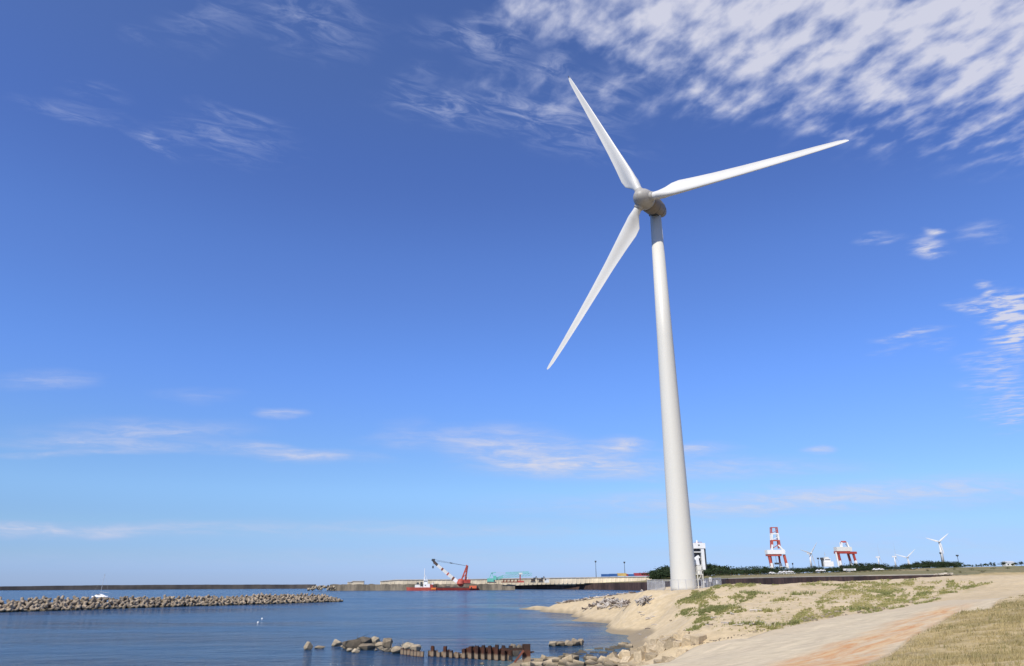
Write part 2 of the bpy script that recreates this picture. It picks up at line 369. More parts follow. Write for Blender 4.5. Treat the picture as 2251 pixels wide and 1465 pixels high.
# ------------------------------------------------------------------ terrain: control points, then a smooth surface through them
CP = []
for u, v, z in [(1118, 1335.5, 0), (1150, 1337.5, 0), (1200, 1342, 0), (1280, 1353, 0), (1340, 1376, 0), (1372, 1396, 0), (1387, 1412, 0),
                (1290, 1428, .05), (1175, 1447, .05), (1115, 1468, 0.0), (1200, 1334, .7), (1280, 1338, 1.5), (1400, 1380, .8), (1430, 1395, .9), (1400, 1412, .4),
                (1450, 1410, 1.0), (1480, 1400, 1.7), (1450, 1360, 1.9), (1390, 1350, 1.6), (1330, 1358, .7)]:
    CP.append(PZ(u, v, z))
for u, v, Y in [(1425, 1298.5, 138), (1370, 1305, 163), (1300, 1315, 174), (1230, 1325, 188), (1180, 1331, 198),
                (1500, 1297.5, 112), (1560, 1294, 110), (1422, 1298.5, 110), (1405, 1301, 116), (1440, 1298.6, 126), (1545, 1296, 108.5), (1470, 1298, 109), (1500, 1312, 100), (1480, 1330, 99), (1470, 1350, 90), (1440, 1318, 112), (1370, 1330, 135), (1310, 1335, 150),
                (1590, 1288.5, 108), (1600, 1293, 98), (1700, 1285.5, 104), (1800, 1282, 104), (1900, 1278.5, 104), (2000, 1274.5, 104), (2100, 1269.5, 104), (2251, 1262, 104), (2400, 1257, 104),
                (1600, 1340, 72), (1600, 1312, 86), (1700, 1330, 74), (1700, 1300, 92), (1800, 1322, 79), (1800, 1296, 93), (1550, 1380, 58), (1540, 1345, 74), (1640, 1372, 60), (1740, 1358, 63),
                (1900, 1322, 75), (1900, 1297, 88), (2000, 1300, 84), (2100, 1290, 88), (2251, 1290, 80), (2251, 1310, 61), (2400, 1290, 70), (2400, 1320, 50),
                (1540, 1418, 47.5), (1620, 1440, 37), (1750, 1400, 45), (1700, 1392, 53.5), (1830, 1360, 61), (1950, 1370, 48), (1960, 1342, 64), (1700, 1465, 27), (1540, 1465, 31.5), (1400, 1465, 35.2), (2000, 1400, 30), (2110, 1345, 42), (2110, 1312, 71), (2200, 1318, 55), (1890, 1465, 19),
                (2251, 1465, 15), (2251, 1400, 24), (2251, 1345, 44), (2400, 1465, 14.5)]:
    CP.append(P(u, v, Y))
CP += [np.array(c, float) for c in [
    *[tuple(PZ(u, v, -.35)) for u, v in [(1085, 1337.5), (1100, 1333), (1120, 1340), (1170, 1344.5), (1230, 1352), (1265, 1362), (1300, 1374), (1335, 1388), (1355, 1403), (1300, 1400), (1230, 1372), (1365, 1414)]], (-30, 230, -1.2), (0, 235, -1.2), (12, 228, -1.2), (24, 206, -1.5), (37, 182, -1.6), (50, 166, -1.5), (62, 152, -1.4), (85, 150, -1.2), (33, 158, 3.0), (40, 146, 4.0),
    (110, 150, .5), (140, 160, 5), (160, 170, 8), (200, 200, 9), (110, 200, -1), (60, 200, -2.5), (0, 300, -3), (100, 290, -2), (200, 260, 8),
    (45, 128, 5.0), (62, 130, 5.4), (80, 128, 5.6), (100, 130, 6.0), (30, 125, 5.2), (26, 116, 5.24),
    (0, 0, 4.4), (6, 6, 4.35), (20, 0, 4.5), (40, 10, 4.6), (60, 30, 4.7), (80, 60, 5.4), (100, 80, 6.6), (150, 100, 8), (0, -40, 4.6), (60, -40, 5), (-40, -40, 3), (150, 0, 6),
    (-4, 12, 3.6), (2, 22, 3.3), (-12, 18, 2.4), (-8, 26, 1.2), (-16, 26, .0), (-22, 18, 0.2), (-40, 0, .5), (-60, -20, .5), (-20, 40, -1.5), (-10, 50, -1.3), (-5, 65, -1.2), (5, 80, -1.0), (-10, 100, -2), (-40, 80, -3), (-80, 30, -3), (-60, 150, -3), (0, 130, -1.4), (-20, 180, -2), (8, 100, -.9), (12, 70, -.25), (8, 58, -.1),
    (9, 85, -.7), (11, 92, -.7), (11, 78, -.45), (6, 75, -.8), (10.5, 103, -.8), (3, 92, -1.0), (1.5, 40, .6), (4, 44, .7), (7, 48, .7), (0, 46, .1), (10.5, 52, 1.0)]]
CP = np.array(CP)
def _tps(r2): return .5*r2*np.log(r2+1e-6)
_S = 50.0
_A = CP[:, :2]/_S
_K = _tps(((_A[:, None]-_A[None])**2).sum(-1)); nC = len(CP)
_Pm = np.hstack([np.ones((nC, 1)), _A])
_sol = np.linalg.solve(np.block([[_K+np.eye(nC)*1e-4, _Pm], [_Pm.T, np.zeros((3, 3))]]), np.concatenate([CP[:, 2], np.zeros(3)]))
def base_h(x, y):
    x = np.asarray(x, float); s = x.shape; q = np.stack([x.ravel(), np.asarray(y, float).ravel()], 1)/_S
    out = np.empty(len(q))
    for i in range(0, len(q), 20000):
        b = q[i:i+20000]; out[i:i+20000] = _tps(((b[:, None]-_A[None])**2).sum(-1)) @ _sol[:nC]+_sol[nC]+b @ _sol[nC+1:]
    return np.clip(out, -3.5, 12).reshape(s)
# the concrete ramp between the dune and the near grass
EDGE = [tuple(P(u, v, Y)[:2]) for u, v, Y in [(1345, 1465, 35.7), (1430, 1444, 41), (1515, 1423, 46.6), (1600, 1404, 50.5), (1690, 1386, 54.5), (1830, 1358, 62), (1960, 1341, 66), (2060, 1322, 70), (2110, 1311, 73)]]
EDGE = [(-14.0, 12.0), (-6.0, 23.0)]+EDGE
INNER = [tuple(P(u, v, Y)[:2]) for u, v, Y in [(2262, 1311, 67), (2190, 1320, 54), (2110, 1346, 42), (2000, 1401, 30), (1890, 1465, 19.5)]]+[(3.0, 11.0), (-4.0, 3.0)]
SLAB = EDGE+INNER
def slab_top(x, y): return base_h(x, y)
def ground_np(x, y):
    h = base_h(x, y); s = sdf(x, y, SLAB)
    dune = sstep(2.2, 4.2, h)*sstep(0.5, 6, s)
    h = h+dune*(fbm(x*.16, y*.16, 4)*.55+fbm(x*.7+50, y*.7, 3)*.22)+sstep(-.2, 1.5, h)*fbm(x*1.3+9, y*1.3, 2)*.10*sstep(-.5, 1, s)
    near = sstep(62, 20, y)*sstep(0, 3, s)*(x > 6)
    h = h+near*fbm(x*.35+30, y*.35, 3)*.35
    e = segdist(x, y, EDGE)                # the ramp ends in a low drop towards the blocks
    low = sstep(.2, -.05, -s)*sstep(9, 5, segdist(x, y, EDGE[:6]))*sstep(56, 47, y)*(x-y < -24)
    h = h-.75*low
    cover = np.maximum(sstep(-.9, .1, s+fbm(x*.45, y*.45, 3)*2.0)*sstep(47, 52, y)*(e < 3), sstep(90, 106, x+y+fbm(x*.3, y*.3, 3)*14))
    return np.where(s < .1, h-.4*(1-cover)+.05*cover, h)
GX, GY = np.arange(-40, 215, .5), np.arange(4, 270, .5)
_gx, _gy = np.meshgrid(GX, GY); GH = ground_np(_gx, _gy)
def ground(x, y):
    fx = np.clip((np.asarray(x, float)-GX[0])/.5, 0, len(GX)-2.001); fy = np.clip((np.asarray(y, float)-GY[0])/.5, 0, len(GY)-2.001)
    i = fx.astype(int); j = fy.astype(int); a = fx-i; b = fy-j
    return (GH[j, i]*(1-a)+GH[j, i+1]*a)*(1-b)+(GH[j+1, i]*(1-a)+GH[j+1, i+1]*a)*b
def hit(us, vs, y0=10., y1=200.):
    us = np.asarray(us, float); vs = np.asarray(vs, float); d = np.array([ray(a, b) for a, b in zip(us, vs)]); k = d/d[:, 1:2]
    Y = np.full(len(us), np.nan); prev = None
    for y in np.geomspace(y0, y1, 900):
        p = EYE+k*y; below = (p[:, 2] <= ground(p[:, 0], p[:, 1])) & np.isnan(Y); Y[below] = y
    ok = ~np.isnan(Y); p = EYE+k*np.where(ok, Y, 1)[:, None]
    p[:, 2] = ground(p[:, 0], p[:, 1]); return p, ok

# where plants grow (plots on the ground)
G1 = [(1490, 1322), (1520, 1302), (1560, 1291), (1640, 1286), (1662, 1298), (1655, 1316), (1610, 1334), (1575, 1352), (1535, 1382), (1522, 1380), (1545, 1346), (1510, 1352), (1495, 1340)]
G2 = [(1570, 1288), (1700, 1281), (1900, 1274), (2090, 1277), (2185, 1284), (2110, 1300), (1900, 1343), (1862, 1344), (1830, 1358), (1690, 1393), (1688, 1378), (1760, 1345), (1800, 1318), (1845, 1292), (1700, 1290), (1590, 1298)]
G3 = [(1870, 1480), (1935, 1437), (2003, 1399), (2110, 1346), (2200, 1319), (2262, 1312), (2500, 1300), (2500, 1480)]
def veg(px, py):
    n = fbm(px*.02, py*.05, 4)*.9+fbm(px*.07+3+py*.07, py*.16, 3)*1.1
    g1 = sstep(6, -8, sdf(px, py, G1)-n*30)*sstep(-.02, .32, n); g2 = sstep(4, -6, sdf(px, py, G2)-n*16)*sstep(-.20, .20, n); g3 = sstep(5, -7, sdf(px, py, G3)-n*12)
    return g1, g2, g3
def make_ground():
    az = np.concatenate([np.linspace(-180, -14, 56)[:-1], np.linspace(-14, 46, 700)[:-1], np.linspace(46, 180, 46)])
    rr = np.concatenate([np.linspace(.5, 9, 8)[:-1], np.geomspace(9, 130, 420)[:-1], np.geomspace(130, 330, 50)])
    A, RR = np.meshgrid(np.radians(az), rr); x = RR*np.sin(A); y = RR*np.cos(A); h = ground_np(x, y)
    fade = sstep(230, 330, RR); h = h*(1-fade)-3*fade
    nr, na = x.shape; idx = np.arange(nr*na).reshape(nr, na)
    f = np.stack([idx[:-1, :-1], idx[:-1, 1:], idx[1:, 1:], idx[1:, :-1]], -1).reshape(-1, 4)[:, ::-1]
    co = np.stack([x, y, h], -1).reshape(-1, 3)
    me = np_mesh('sand_ground', co, f, M['sand'], True)
    px, py = proj(co); infront = co[:, 1] > 5
    g1, g2, g3 = veg(px, py); right = sstep(0, 5, -sdf(px, py, [(2060, 1240), (2600, 1230), (2600, 1258), (2251, 1265.5), (2150, 1268), (2060, 1268)]))
    n = fbm(co[:, 0]*.5, co[:, 1]*.5, 3)
    attr(me, 'veg', np.where(infront, np.clip(.75*g1+.8*g2, 0, 1), 0)); attr(me, 'dry', np.where(infront, np.clip(g3+right, 0, 1), ((co[:, 0] > 5) & (co[:, 1] < 12)).astype(float)))
    cove = np.exp(-((co[:, 0]-PZ(1395, 1400, .4)[0])**2+(co[:, 1]-PZ(1395, 1400, .4)[1])**2)/60)
    hb = base_h(co[:, 0], co[:, 1])
    attr(me, 'wet', sstep(.72, .22, hb-cove*.9+n*.18))
    return tag(link('sand_ground', me), kind='structure')
def sand_mat():
    m = NT('beach_and_dune_sand'); v = m.geo.outputs['Position']
    n1 = m.noise(v, .12, 5, .6); n2 = m.noise(v, 1.4, 6, .65); n3 = m.noise(v, 9., 3, .6); n4 = m.noise(m.map(v, (.25, .9, 1), (0, 0, R(35))), 1., 5, .6)
    c = m.mix(m.ramp(n1, .3, .7), (.545, .43, .262), (.485, .38, .228)); c = m.mix(m.ramp(n4, .48, .72, 0, .45), c, (.53, .45, .33))
    c = m.mix(1., c, m.ramp(n2, .25, .75, .86, 1.12), 'MULTIPLY')
    c = m.mix(m.ramp(n3, .62, .72, 0, .6), c, (.20, .16, .11))
    pb = m.noise(m.map(v, (.5, 1.2, 1)), 1.6, 6, .7); c = m.mix(m.ramp(pb, .66, .74, 0, .35), c, (.33, .30, .27))
    g = m.attr('veg'); gm = m.math('MULTIPLY', g, m.ramp(n2, .36, .58)); c = m.mix(m.math('MULTIPLY', gm, .75), c, m.mix(m.ramp(n1, .4, .6), (.20, .185, .062), (.27, .225, .095)))
    d = m.attr('dry'); dm = m.math('MULTIPLY', d, m.ramp(n2, .28, .55, .35, .95)); c = m.mix(dm, c, m.mix(m.ramp(m.noise(v, .55, 6, .65), .42, .58), (.43, .325, .155), (.27, .205, .085)))
    w = m.attr('wet'); c = m.mix(m.math('MULTIPLY', w, .72), c, (.20, .155, .092))
    m.bump(m.math('ADD', m.math('MULTIPLY', n2, .7), n3), .35, .10); return m.done(c, m.ramp(w, 0, 1, .92, .7), .2)
M['sand'] = sand_mat()
ground_o = make_ground()

# ------------------------------------------------------------------ sea
def water_mat():
    m = NT('sea_water'); v = m.geo.outputs['Position']
    n1 = m.noise(m.map(v, (.5, 1.1, 1), (0, 0, R(12))), 1.0, 6, .62, .3); n2 = m.noise(m.map(v, (.10, .22, 1), (0, 0, R(-8))), 1.0, 5, .6); n3 = m.noise(m.map(v, (.010, .035, 1), (0, 0, R(4))), 1.0, 5, .6)
    c = m.mix(m.ramp(n3, .35, .65), WATER[0], WATER[1])
    sh = m.attr('shallow'); c = m.mix(sh, c, WATER[2])
    h = m.math('ADD', m.math('MULTIPLY', n1, .55), m.math('MULTIPLY', n2, 1.5))
    m.bump(h, 1., WATER[3])
    mat = m.done(c, m.ramp(n3, .35, .65, .10, .22), .5); m.b.inputs['IOR'].default_value = 1.333; return mat
WATER = [(.011, .040, .090), (.018, .060, .125), (.10, .17, .19), 1.5]
M['water'] = water_mat()
def make_sea():
    az = np.linspace(-180, 180, 361); rr = np.concatenate([[1., 20], np.geomspace(40, 300, 90), np.geomspace(330, 24000, 30)])
    A, RR = np.meshgrid(np.radians(az), rr); x = RR*np.sin(A); y = RR*np.cos(A)
    idx = np.arange(x.size).reshape(x.shape); f = np.stack([idx[:-1, :-1], idx[:-1, 1:], idx[1:, 1:], idx[1:, :-1]], -1).reshape(-1, 4)[:, ::-1]
    me = np_mesh('sea_water', np.stack([x, y, x*0], -1).reshape(-1, 3), f, M['water'], True)
    h = np.where(RR < 300, base_h(np.clip(x, -300, 300), np.clip(y, -300, 300)), -3.); attr(me, 'shallow', sstep(-.9, .0, h).ravel()*.75)
    return tag(link('sea_water', me), kind='structure')
make_sea()

# ------------------------------------------------------------------ concrete ramp
def slab_mat():
    m = NT('worn_concrete_ramp'); v = m.geo.outputs['Position']; ang = R(-47)
    st = m.map(v, (1, 1, 1), (0, 0, ang)); s1 = m.noise(m.map(st, (.16, .75, 1)), 1., 7, .66, .8); s2 = m.noise(m.map(st, (.40, 1.9, 1)), 1., 7, .70, .9); n2 = m.noise(v, 1.1, 7, .7); n3 = m.noise(v, 11, 4, .6)
    c = m.mix(m.ramp(s1, .35, .65), (.57, .475, .315), (.50, .415, .28)); c = m.mix(m.ramp(s2, .56, .70, 0, .75), c, (.68, .55, .37))
    c = m.mix(1., c, m.ramp(n2, .25, .75, .82, 1.13), 'MULTIPLY'); c = m.mix(m.ramp(n3, .64, .74, 0, .45), c, (.25, .21, .16))
    a = m.attr('stain'); o1 = m.noise(m.map(st, (.30, .85, 1), loc=(3, 1, 0)), 1., 8, .72, 1.1)
    c = m.mix(m.math('MULTIPLY', a, m.ramp(o1, .34, .60, .16, .92)), c, m.mix(m.ramp(s2, .4, .62), (.50, .235, .085), (.58, .395, .20)))
    sd_ = m.attr('sandy'); c = m.mix(m.math('MULTIPLY', sd_, m.ramp(n2, .3, .6)), c, (.49, .40, .27))
    m.bump(m.math('ADD', n2, m.math('MULTIPLY', n3, .4)), .25, .05); return m.done(c, .9, .2)
M['slab'] = slab_mat()
def make_slab():
    xs, ys = np.arange(-16, 52, .4), np.arange(2, 78, .4)
    x, y = np.meshgrid(xs, ys); s = sdf(x, y, SLAB)
    top = slab_top(x, y)+fbm(x*.4, y*.4, 2)*.05
    # grid strip between the two edges: walk along both edges instead of clipping a grid
    E = np.array(EDGE); I = np.array(INNER[::-1])
    def resample(a, n):
        d = np.concatenate([[0], np.cumsum(np.hypot(*np.diff(a, axis=0).T))]); t = np.linspace(0, d[-1], n)
        return np.stack([np.interp(t, d, a[:, 0]), np.interp(t, d, a[:, 1])], 1)
    n, w = 260, 60; e, i = resample(E, n), resample(I, n)
    t = np.linspace(0, 1, w)[None, :, None]; g = e[:, None]*(1-t)+i[:, None]*t
    jag = (fbm(np.arange(n)*.35, np.zeros(n), 3)*.5)[:, None]; out = np.stack([-(.7*np.ones(n)), .7*np.ones(n)], 1)
    g[:, 0] += out*jag*.25
    z = slab_top(g[..., 0], g[..., 1]); co = np.concatenate([g, z[..., None]], -1)
    bot = co[:, :1].copy(); bot[..., 2] -= 1.5; bi = co[:, -1:].copy(); bi[..., 2] -= .5
    co = np.concatenate([bot, co, bi], 1); idx = np.arange(n*(w+2)).reshape(n, w+2)
    f = np.stack([idx[:-1, :-1], idx[:-1, 1:], idx[1:, 1:], idx[1:, :-1]], -1).reshape(-1, 4)[:, ::-1]; co = co.reshape(-1, 3)
    me = np_mesh('concrete_ramp', co, f, M['slab'], False)
    px, py = proj(co)
    B = [(1640, 1480), (1700, 1458), (1800, 1432), (1900, 1398), (2000, 1360), (2070, 1337), (2150, 1320), (2190, 1312), (2200, 1318), (2110, 1347), (2000, 1401), (1880, 1480)]
    attr(me, 'stain', sstep(10, -14, sdf(px, py, B)+fbm(co[:, 0]*.3, co[:, 1]*.3, 3)*30)*sstep(2175, 2060, px)); 
    attr(me, 'sandy', np.clip(sstep(3, 0, segdist(co[:, 0], co[:, 1], EDGE[4:]))*.9+sstep(84, 98, co[:, 0]+co[:, 1]), 0, 1))
    return tag(link('concrete_ramp', me), kind='structure')
make_slab()

# ------------------------------------------------------------------ far shore: the land behind the harbour wall
UU = [1000, 1130, 1300, 1425, 1500, 1600, 1750, 1900, 2050, 2150, 2251, 2600]
WALLV = [1286.5, 1285, 1282.5, 1280, 1277, 1272.5, 1269, 1266.5, 1264, 1264, 1264, 1262]
WALLY = [1150, 1150, 1000, 800, 560, 370, 300, 255, 232, 225, 222, 220]
BASEV = [1285, 1284, 1282, 1277, 1268, 1264.5, 1260, 1256, 1248.5, 1246.5, 1244, 1242]
def wall_top(u): return P(u, lerp(UU, WALLV, u), lerp(UU, WALLY, u))
def base_Y(u): return lerp([1000, 1425, 1500, 1600, 2600], [1230, 900, 700, 620, 620], u)
def base_pt(u, k=1.0):                        # k 0 at the wall, 1 at the foot of the trees
    a = wall_top(u); b = P(u, lerp(UU, BASEV, u), base_Y(u)); v = lerp(UU, WALLV, u)*(1-k)+lerp(UU, BASEV, u)*k
    return P(u, v, a[1]*(1-k)**1.6+b[1]*(1-(1-k)**1.6))
def far_mat():
    m = NT('far_grass_and_sand'); v = m.geo.outputs['Position']
    n1 = m.noise(m.map(v, (.03, .012, .03)), 1., 6, .62, .3); n2 = m.noise(m.map(v, (.10, .035, .1)), 1., 6, .65)
    c = m.mix(m.ramp(n1, .38, .62), (.155, .145, .058), (.26, .205, .105)); c = m.mix(m.ramp(n2, .56, .70, 0, .9), c, (.42, .34, .22)); c = m.mix(m.ramp(n2, .44, .34, 0, .7), c, (.085, .09, .038))
    r = m.attr('rim'); c = m.mix(m.math('MULTIPLY', r, m.ramp(n2, .35, .5)), c, (.45, .375, .265))
    return m.done(c, .9, .15)
M['farland'] = far_mat()
def make_far():
    us = np.linspace(1040, 2600, 200); ks = list(np.linspace(0, 1, 14)); rows = []
    for u in us:
        col = [base_pt(u, k) for k in ks]; b = col[-1]; n = P(u, lerp(UU, BASEV, u), base_Y(u)+2500); n[2] = b[2]-4
        rows.append(np.array(col+[b+np.array([0, 60, 0.]), n]))
    g = np.array(rows); nn, mm = g.shape[:2]; nz = fbm(g[..., 0]*.02, g[..., 1]*.015, 4); nz = nz-.25; nz[:, 0] = 0
    g[..., 2] += nz*np.where(np.arange(mm) < 14, 1., 0)*.45*(g[..., 1]/500)*(np.linspace(0, 1, mm)[None] > 0)
    idx = np.arange(nn*mm).reshape(nn, mm); f = np.stack([idx[:-1, :-1], idx[1:, :-1], idx[1:, 1:], idx[:-1, 1:]], -1).reshape(-1, 4)
    me = np_mesh('far_shore', g.reshape(-1, 3), f, M['farland'], True)
    rim = np.zeros((nn, mm)); rim[:, 0] = 1; rim[:, 1] = .5*(us < 2000); attr(me, 'rim', rim.ravel()); return tag(link('far_shore', me), kind='structure')
make_far()
def wall_strip(us, zbot, depth, mat, name, drop=0.0, vfun=None, Yfun=None, parent=None):
    m = MB()
    ring = []
    for u in us:
        t = P(u, vfun(u), Yfun(u)) if vfun else wall_top(u); t = Vector(t); t.z -= drop; z0 = zbot(u) if callable(zbot) else zbot
        ring.append([(t.x, t.y-.05, z0), (t.x, t.y-.05, t.z), (t.x, t.y+depth, t.z), (t.x, t.y+depth, z0)])
    m.rings(ring); return m.build(name, mat, parent)
us = np.linspace(1128, 1424, 30)
w = wall_strip(us, -1, 6, M['pilewall'], 'harbour_wall'); tag(w, 'long low dark brown sheet pile wall across the water left of the big turbine', 'quay wall')
w2 = wall_strip(np.linspace(1424.3, 2062, 70), -1, 3, M['pilewall'], 'harbour_wall', .1); tag(w2, 'dark brown sheet pile wall rising to the right behind the grassy dune', 'quay wall')
wall_strip(np.linspace(1424.3, 2062, 70), lambda u: wall_top(u)[2]-.05, 2.4, M['cap'], 'coping', -.25, parent=None).parent = w2
cp_ = wall_strip(np.linspace(1222, 1266, 5), lambda u: P(u, 1287, lerp(UU, WALLY, u))[2], .5, M['cap'], 'concrete_inset', .0, vfun=lambda u: 1283.3, Yfun=lambda u: lerp(UU, WALLY, u)-1.2)
cp_.parent = w
# rubble quay, breakwater on the horizon, cream sea wall
q = wall_strip(np.linspace(725, 1132, 60), -1, 12, M['quay'], 'rubble_quay', 0, vfun=lambda u: 1285.2+1.2*math.sin(u*.31)*math.sin(u*.083)-.003*(u-725)+(1.5 if u > 1100 else 0), Yfun=lambda u: 962.)
tag(q, 'brown stone quay wall behind the red crane barge', 'quay wall')
b = wall_strip(np.linspace(-260, 692, 120), -1, 10, M['farwall'], 'long_breakwater', 0, vfun=lambda u: lerp([-260, 0, 200, 400, 692], [1293, 1289.6, 1287, 1285.8, 1285.2], u)+.25*math.sin(u*.9)*math.sin(u*.17), Yfun=lambda u: lerp([-260, 0, 692], [1350, 1400, 1700], u))
tag(b, 'long low dark breakwater closing the sea on the horizon', 'breakwater')
def sea_wall(u0, u1, vt, vb, Y, name, label, step=9.5):
    root = empty(name, P((u0+u1)/2, vb((u0+u1)/2), Y)); loc = Vector(root.location)
    m = MB(); ring = []; cap = []
    for u in np.arange(u0, u1+1, 4):
        t = Vector(P(u, vt(u), Y))-loc; z0 = P(u, vb(u), Y)[2]-loc.z-2
        ring.append([(t.x, 0, z0), (t.x, 0, t.z-.9), (t.x, 3.5, t.z-.9), (t.x, 3.5, z0)]); cap.append([(t.x, -.7, t.z-.9), (t.x, -.7, t.z), (t.x, 3.9, t.z), (t.x, 3.9, t.z-.9)])
    m.rings(ring); m.build('wall', M['seawall'], root); c = MB().rings(cap); c.build('cap', M['cap'], root)
    rb = MB()
    for u in np.arange(u0+2, u1, step):
        t = Vector(P(u, vt(u), Y))-loc; z0 = P(u, vb(u), Y)[2]-loc.z-1
        rb.add([(t.x-.5, -.06, t.z-1), (t.x+.5, -.06, t.z-1), (t.x+.5, -1.1, z0), (t.x-.5, -1.1, z0), (t.x-.5, -.02, z0), (t.x+.5, -.02, z0)], [(0, 3, 2, 1), (0, 4, 3), (1, 2, 5), (3, 4, 5, 2)])
    rb.build('buttress', M['seawall'], root); return tag(root, label, 'sea wall')
sea_wall(836, 1432, lambda u: lerp([836, 870, 1000, 1190, 1432], [1277.5, 1274.5, 1273.8, 1270.6, 1267.3], u), lambda u: lerp([836, 1100, 1190, 1432], [1286, 1285, 1282, 1278], u), 1010, 'sea_wall', 'long cream concrete sea wall with ribs behind the barge and quay')
sea_wall(764, 802, lambda u: 1279.5 if u < 775 else 1277.2, lambda u: 1286, 1015, 'sea_wall_block', 'short pale concrete block standing alone on the stone quay', 100)

# ------------------------------------------------------------------ the big wind turbine
TX, TY = 25.68, 115.0
TZ = float(ground(TX, TY))-.15
def big_turbine():
    root = tag(empty('wind_turbine', (TX, TY, TZ)), 'huge white three-bladed wind turbine standing on the sandy spit inside a low fence', 'wind turbine')
    H = 68.4-TZ
    m = MB(); n = 64; rings = []
    for z, r in [(0, 1.93), (.6, 1.92), (10, 1.77), (24, 1.555), (40, 1.31), (H, .955)]:
        rings.append([(r*math.cos(2*math.pi*i/n), r*math.sin(2*math.pi*i/n), z) for i in range(n)])
    m.rings(rings); t = m.build('tower', M['tower'], root, True)
    f = MB(); f.rings([[(rr*math.cos(2*math.pi*i/n), rr*math.sin(2*math.pi*i/n), zz) for i in range(n)] for zz, rr in ((-.4, 3.0), (.08, 3.0), (.1, 2.95))]); f.build('foundation', M['cap'], root)
    # head frame: f towards the wind (to the viewer's left), s to the viewer's right, z up
    psi = R(219.92-180); fw = Vector((-math.sin(psi), -math.cos(psi), 0)); sd_ = Vector((math.cos(psi), -math.sin(psi), 0)); up = Vector((0, 0, 1))
    hub = Vector((22.91-TX, 111-TY, 69.34-TZ)); axis0 = Vector((0, 0, hub.z))
    def revolve(prof, name, mat, squash=1.0, drop=0.0):
        mb = MB(); k = 40; rr = []
        for a, r in prof:
            c = hub+fw*a+up*drop*max(0, -a)
            rr.append([tuple(c+sd_*(r*math.cos(2*math.pi*i/k)*squash)+up*(r*math.sin(2*math.pi*i/k))) for i in range(k)])
        mb.rings(rr); return mb.build(name, mat, root, True)
    sp_ = revolve([(2.1, .02), (2.05, .33), (1.9, .68), (1.62, 1.03), (1.2, 1.35), (.65, 1.59), (0, 1.71), (-.7, 1.74), (-1.15, 1.72), (-1.2, 1.5)], 'spinner', M['hub'])
    nc = revolve([(-1.26, 1.4), (-1.28, 1.68), (-1.9, 1.76), (-2.8, 1.76), (-4.0, 1.68), (-5.2, 1.50), (-6.2, 1.18), (-6.9, .78), (-7.2, .35), (-7.25, .02)], 'nacelle', M['nacelle'], .93)
    j = MB(); j.rings([[tuple(hub+fw*a+sd_*(r*math.cos(2*math.pi*i/40))+up*(r*math.sin(2*math.pi*i/40))) for i in range(40)] for a, r in ((-1.14, 1.6), (-1.34, 1.6))]); j.build('rotor_gap', M['black'], nc)
    y = MB(); y.tube((0, 0, H-.05), (0, 0, H+.55), 1.15, 1.25, 40); y.build('yaw_collar', M['nacelle'], nc, True)
    for a, r in ((-3.3, 1.735), (-5.2, 1.505)):
        sm = MB(); sm.rings([[tuple(hub+fw*q+sd_*(rr*math.cos(2*math.pi*i/40)*.93)+up*(rr*math.sin(2*math.pi*i/40))) for i in range(40)] for q, rr in ((a+.04, r-.05), (a+.03, r+.012), (a-.03, r+.006), (a-.04, r-.06))], caps=False); sm.build('panel_seam', M['dark'], nc)
    ht = MB(); ht.box(hub-fw*3.9-sd_*0-up*1.69, (1.0, 1.0, .06), Matrix.Rotation(math.atan2(fw.y, fw.x), 3, 'Z')); ht.build('hatch', M['dark'], nc)
    v = MB(); v.tube(axis0+up*1.7-fw*1.2, axis0+up*2.75-fw*1.2, .045); v.bar(axis0+up*2.6-fw*.9, axis0+up*2.6-fw*1.5, .05); v.build('wind_vane', M['galv'], nc)
    # blades
    st = [(1.5, 1.36, 1.0, .50, 0), (2.3, 1.36, 1.0, .50, 0), (3.0, 1.55, .86, .45, 11), (4.0, 2.25, .56, .36, 15), (5.0, 2.85, .40, .30, 15), (6.4, 2.98, .33, .29, 12.5), (9.5, 2.52, .30, .30, 9.0), (13, 2.10, .25, .30, 6), (18, 1.72, .21, .30, 3.6), (24, 1.34, .19, .30, 1.6), (29.5, .98, .17, .30, .4), (32.6, .72, .16, .31, 0), (33.7, .48, .16, .34, 0), (34.1, .22, .16, .42, 0), (34.2, .05, .2, .5, 0)]
    xs = np.linspace(1, 0, 17); npt = 32
    def section(ch, th, le, circ):
        pts = []
        for i in range(npt):
            if i <= 16: x = .5+.5*math.cos(math.pi*i/16); s_ = 1
            else: x = .5-.5*math.cos(math.pi*(i-16)/16); s_ = -1
            yt = 5*th*(.2969*math.sqrt(max(x, 0))-.126*x-.3516*x*x+.2843*x**3-.1036*x**4)
            yc = .055*math.sin(math.pi*x)**1.0*(1 if x < .99 else 1)
            if s_ < 0: yt = yt*(1-.55*sstep(.35, .95, x))
            a = (x-le)*ch; b = (yc+s_*yt)*ch
            ca = math.atan2(0, 1); ang = math.acos(max(-1, min(1, 2*x-1)))
            cx_, cy_ = ch*.5*math.cos(ang), s_*ch*.5*math.sin(ang)
            pts.append((a*(1-circ)+cx_*circ, b*(1-circ)+cy_*circ))
        return pts
    for a in (R(113.33), R(-6.67), R(233.33)):
        d = sd_*math.cos(a)+up*math.sin(a); tr = -sd_*math.sin(a)+up*math.cos(a)     # d out along the blade, tr towards the trailing edge
        mb = MB(); rings = []
        for r, ch, th, le, tw in st:
            circ = 1-sstep(2.2, 4.8, r); c = hub+d*r+fw*(1.72*(r/34.2)**2); tw_ = R(tw+2.5)
            A_ = tr*math.cos(tw_)-fw*math.sin(tw_); B_ = fw*math.cos(tw_)+tr*math.sin(tw_)
            rings.append([tuple(c+A_*p-B_*q) for p, q in section(ch, min(th, .9), le, circ)])
        mb.rings(rings); bl = mb.build('blade', M['blade'], root, True)
        cl = MB(); k = 28
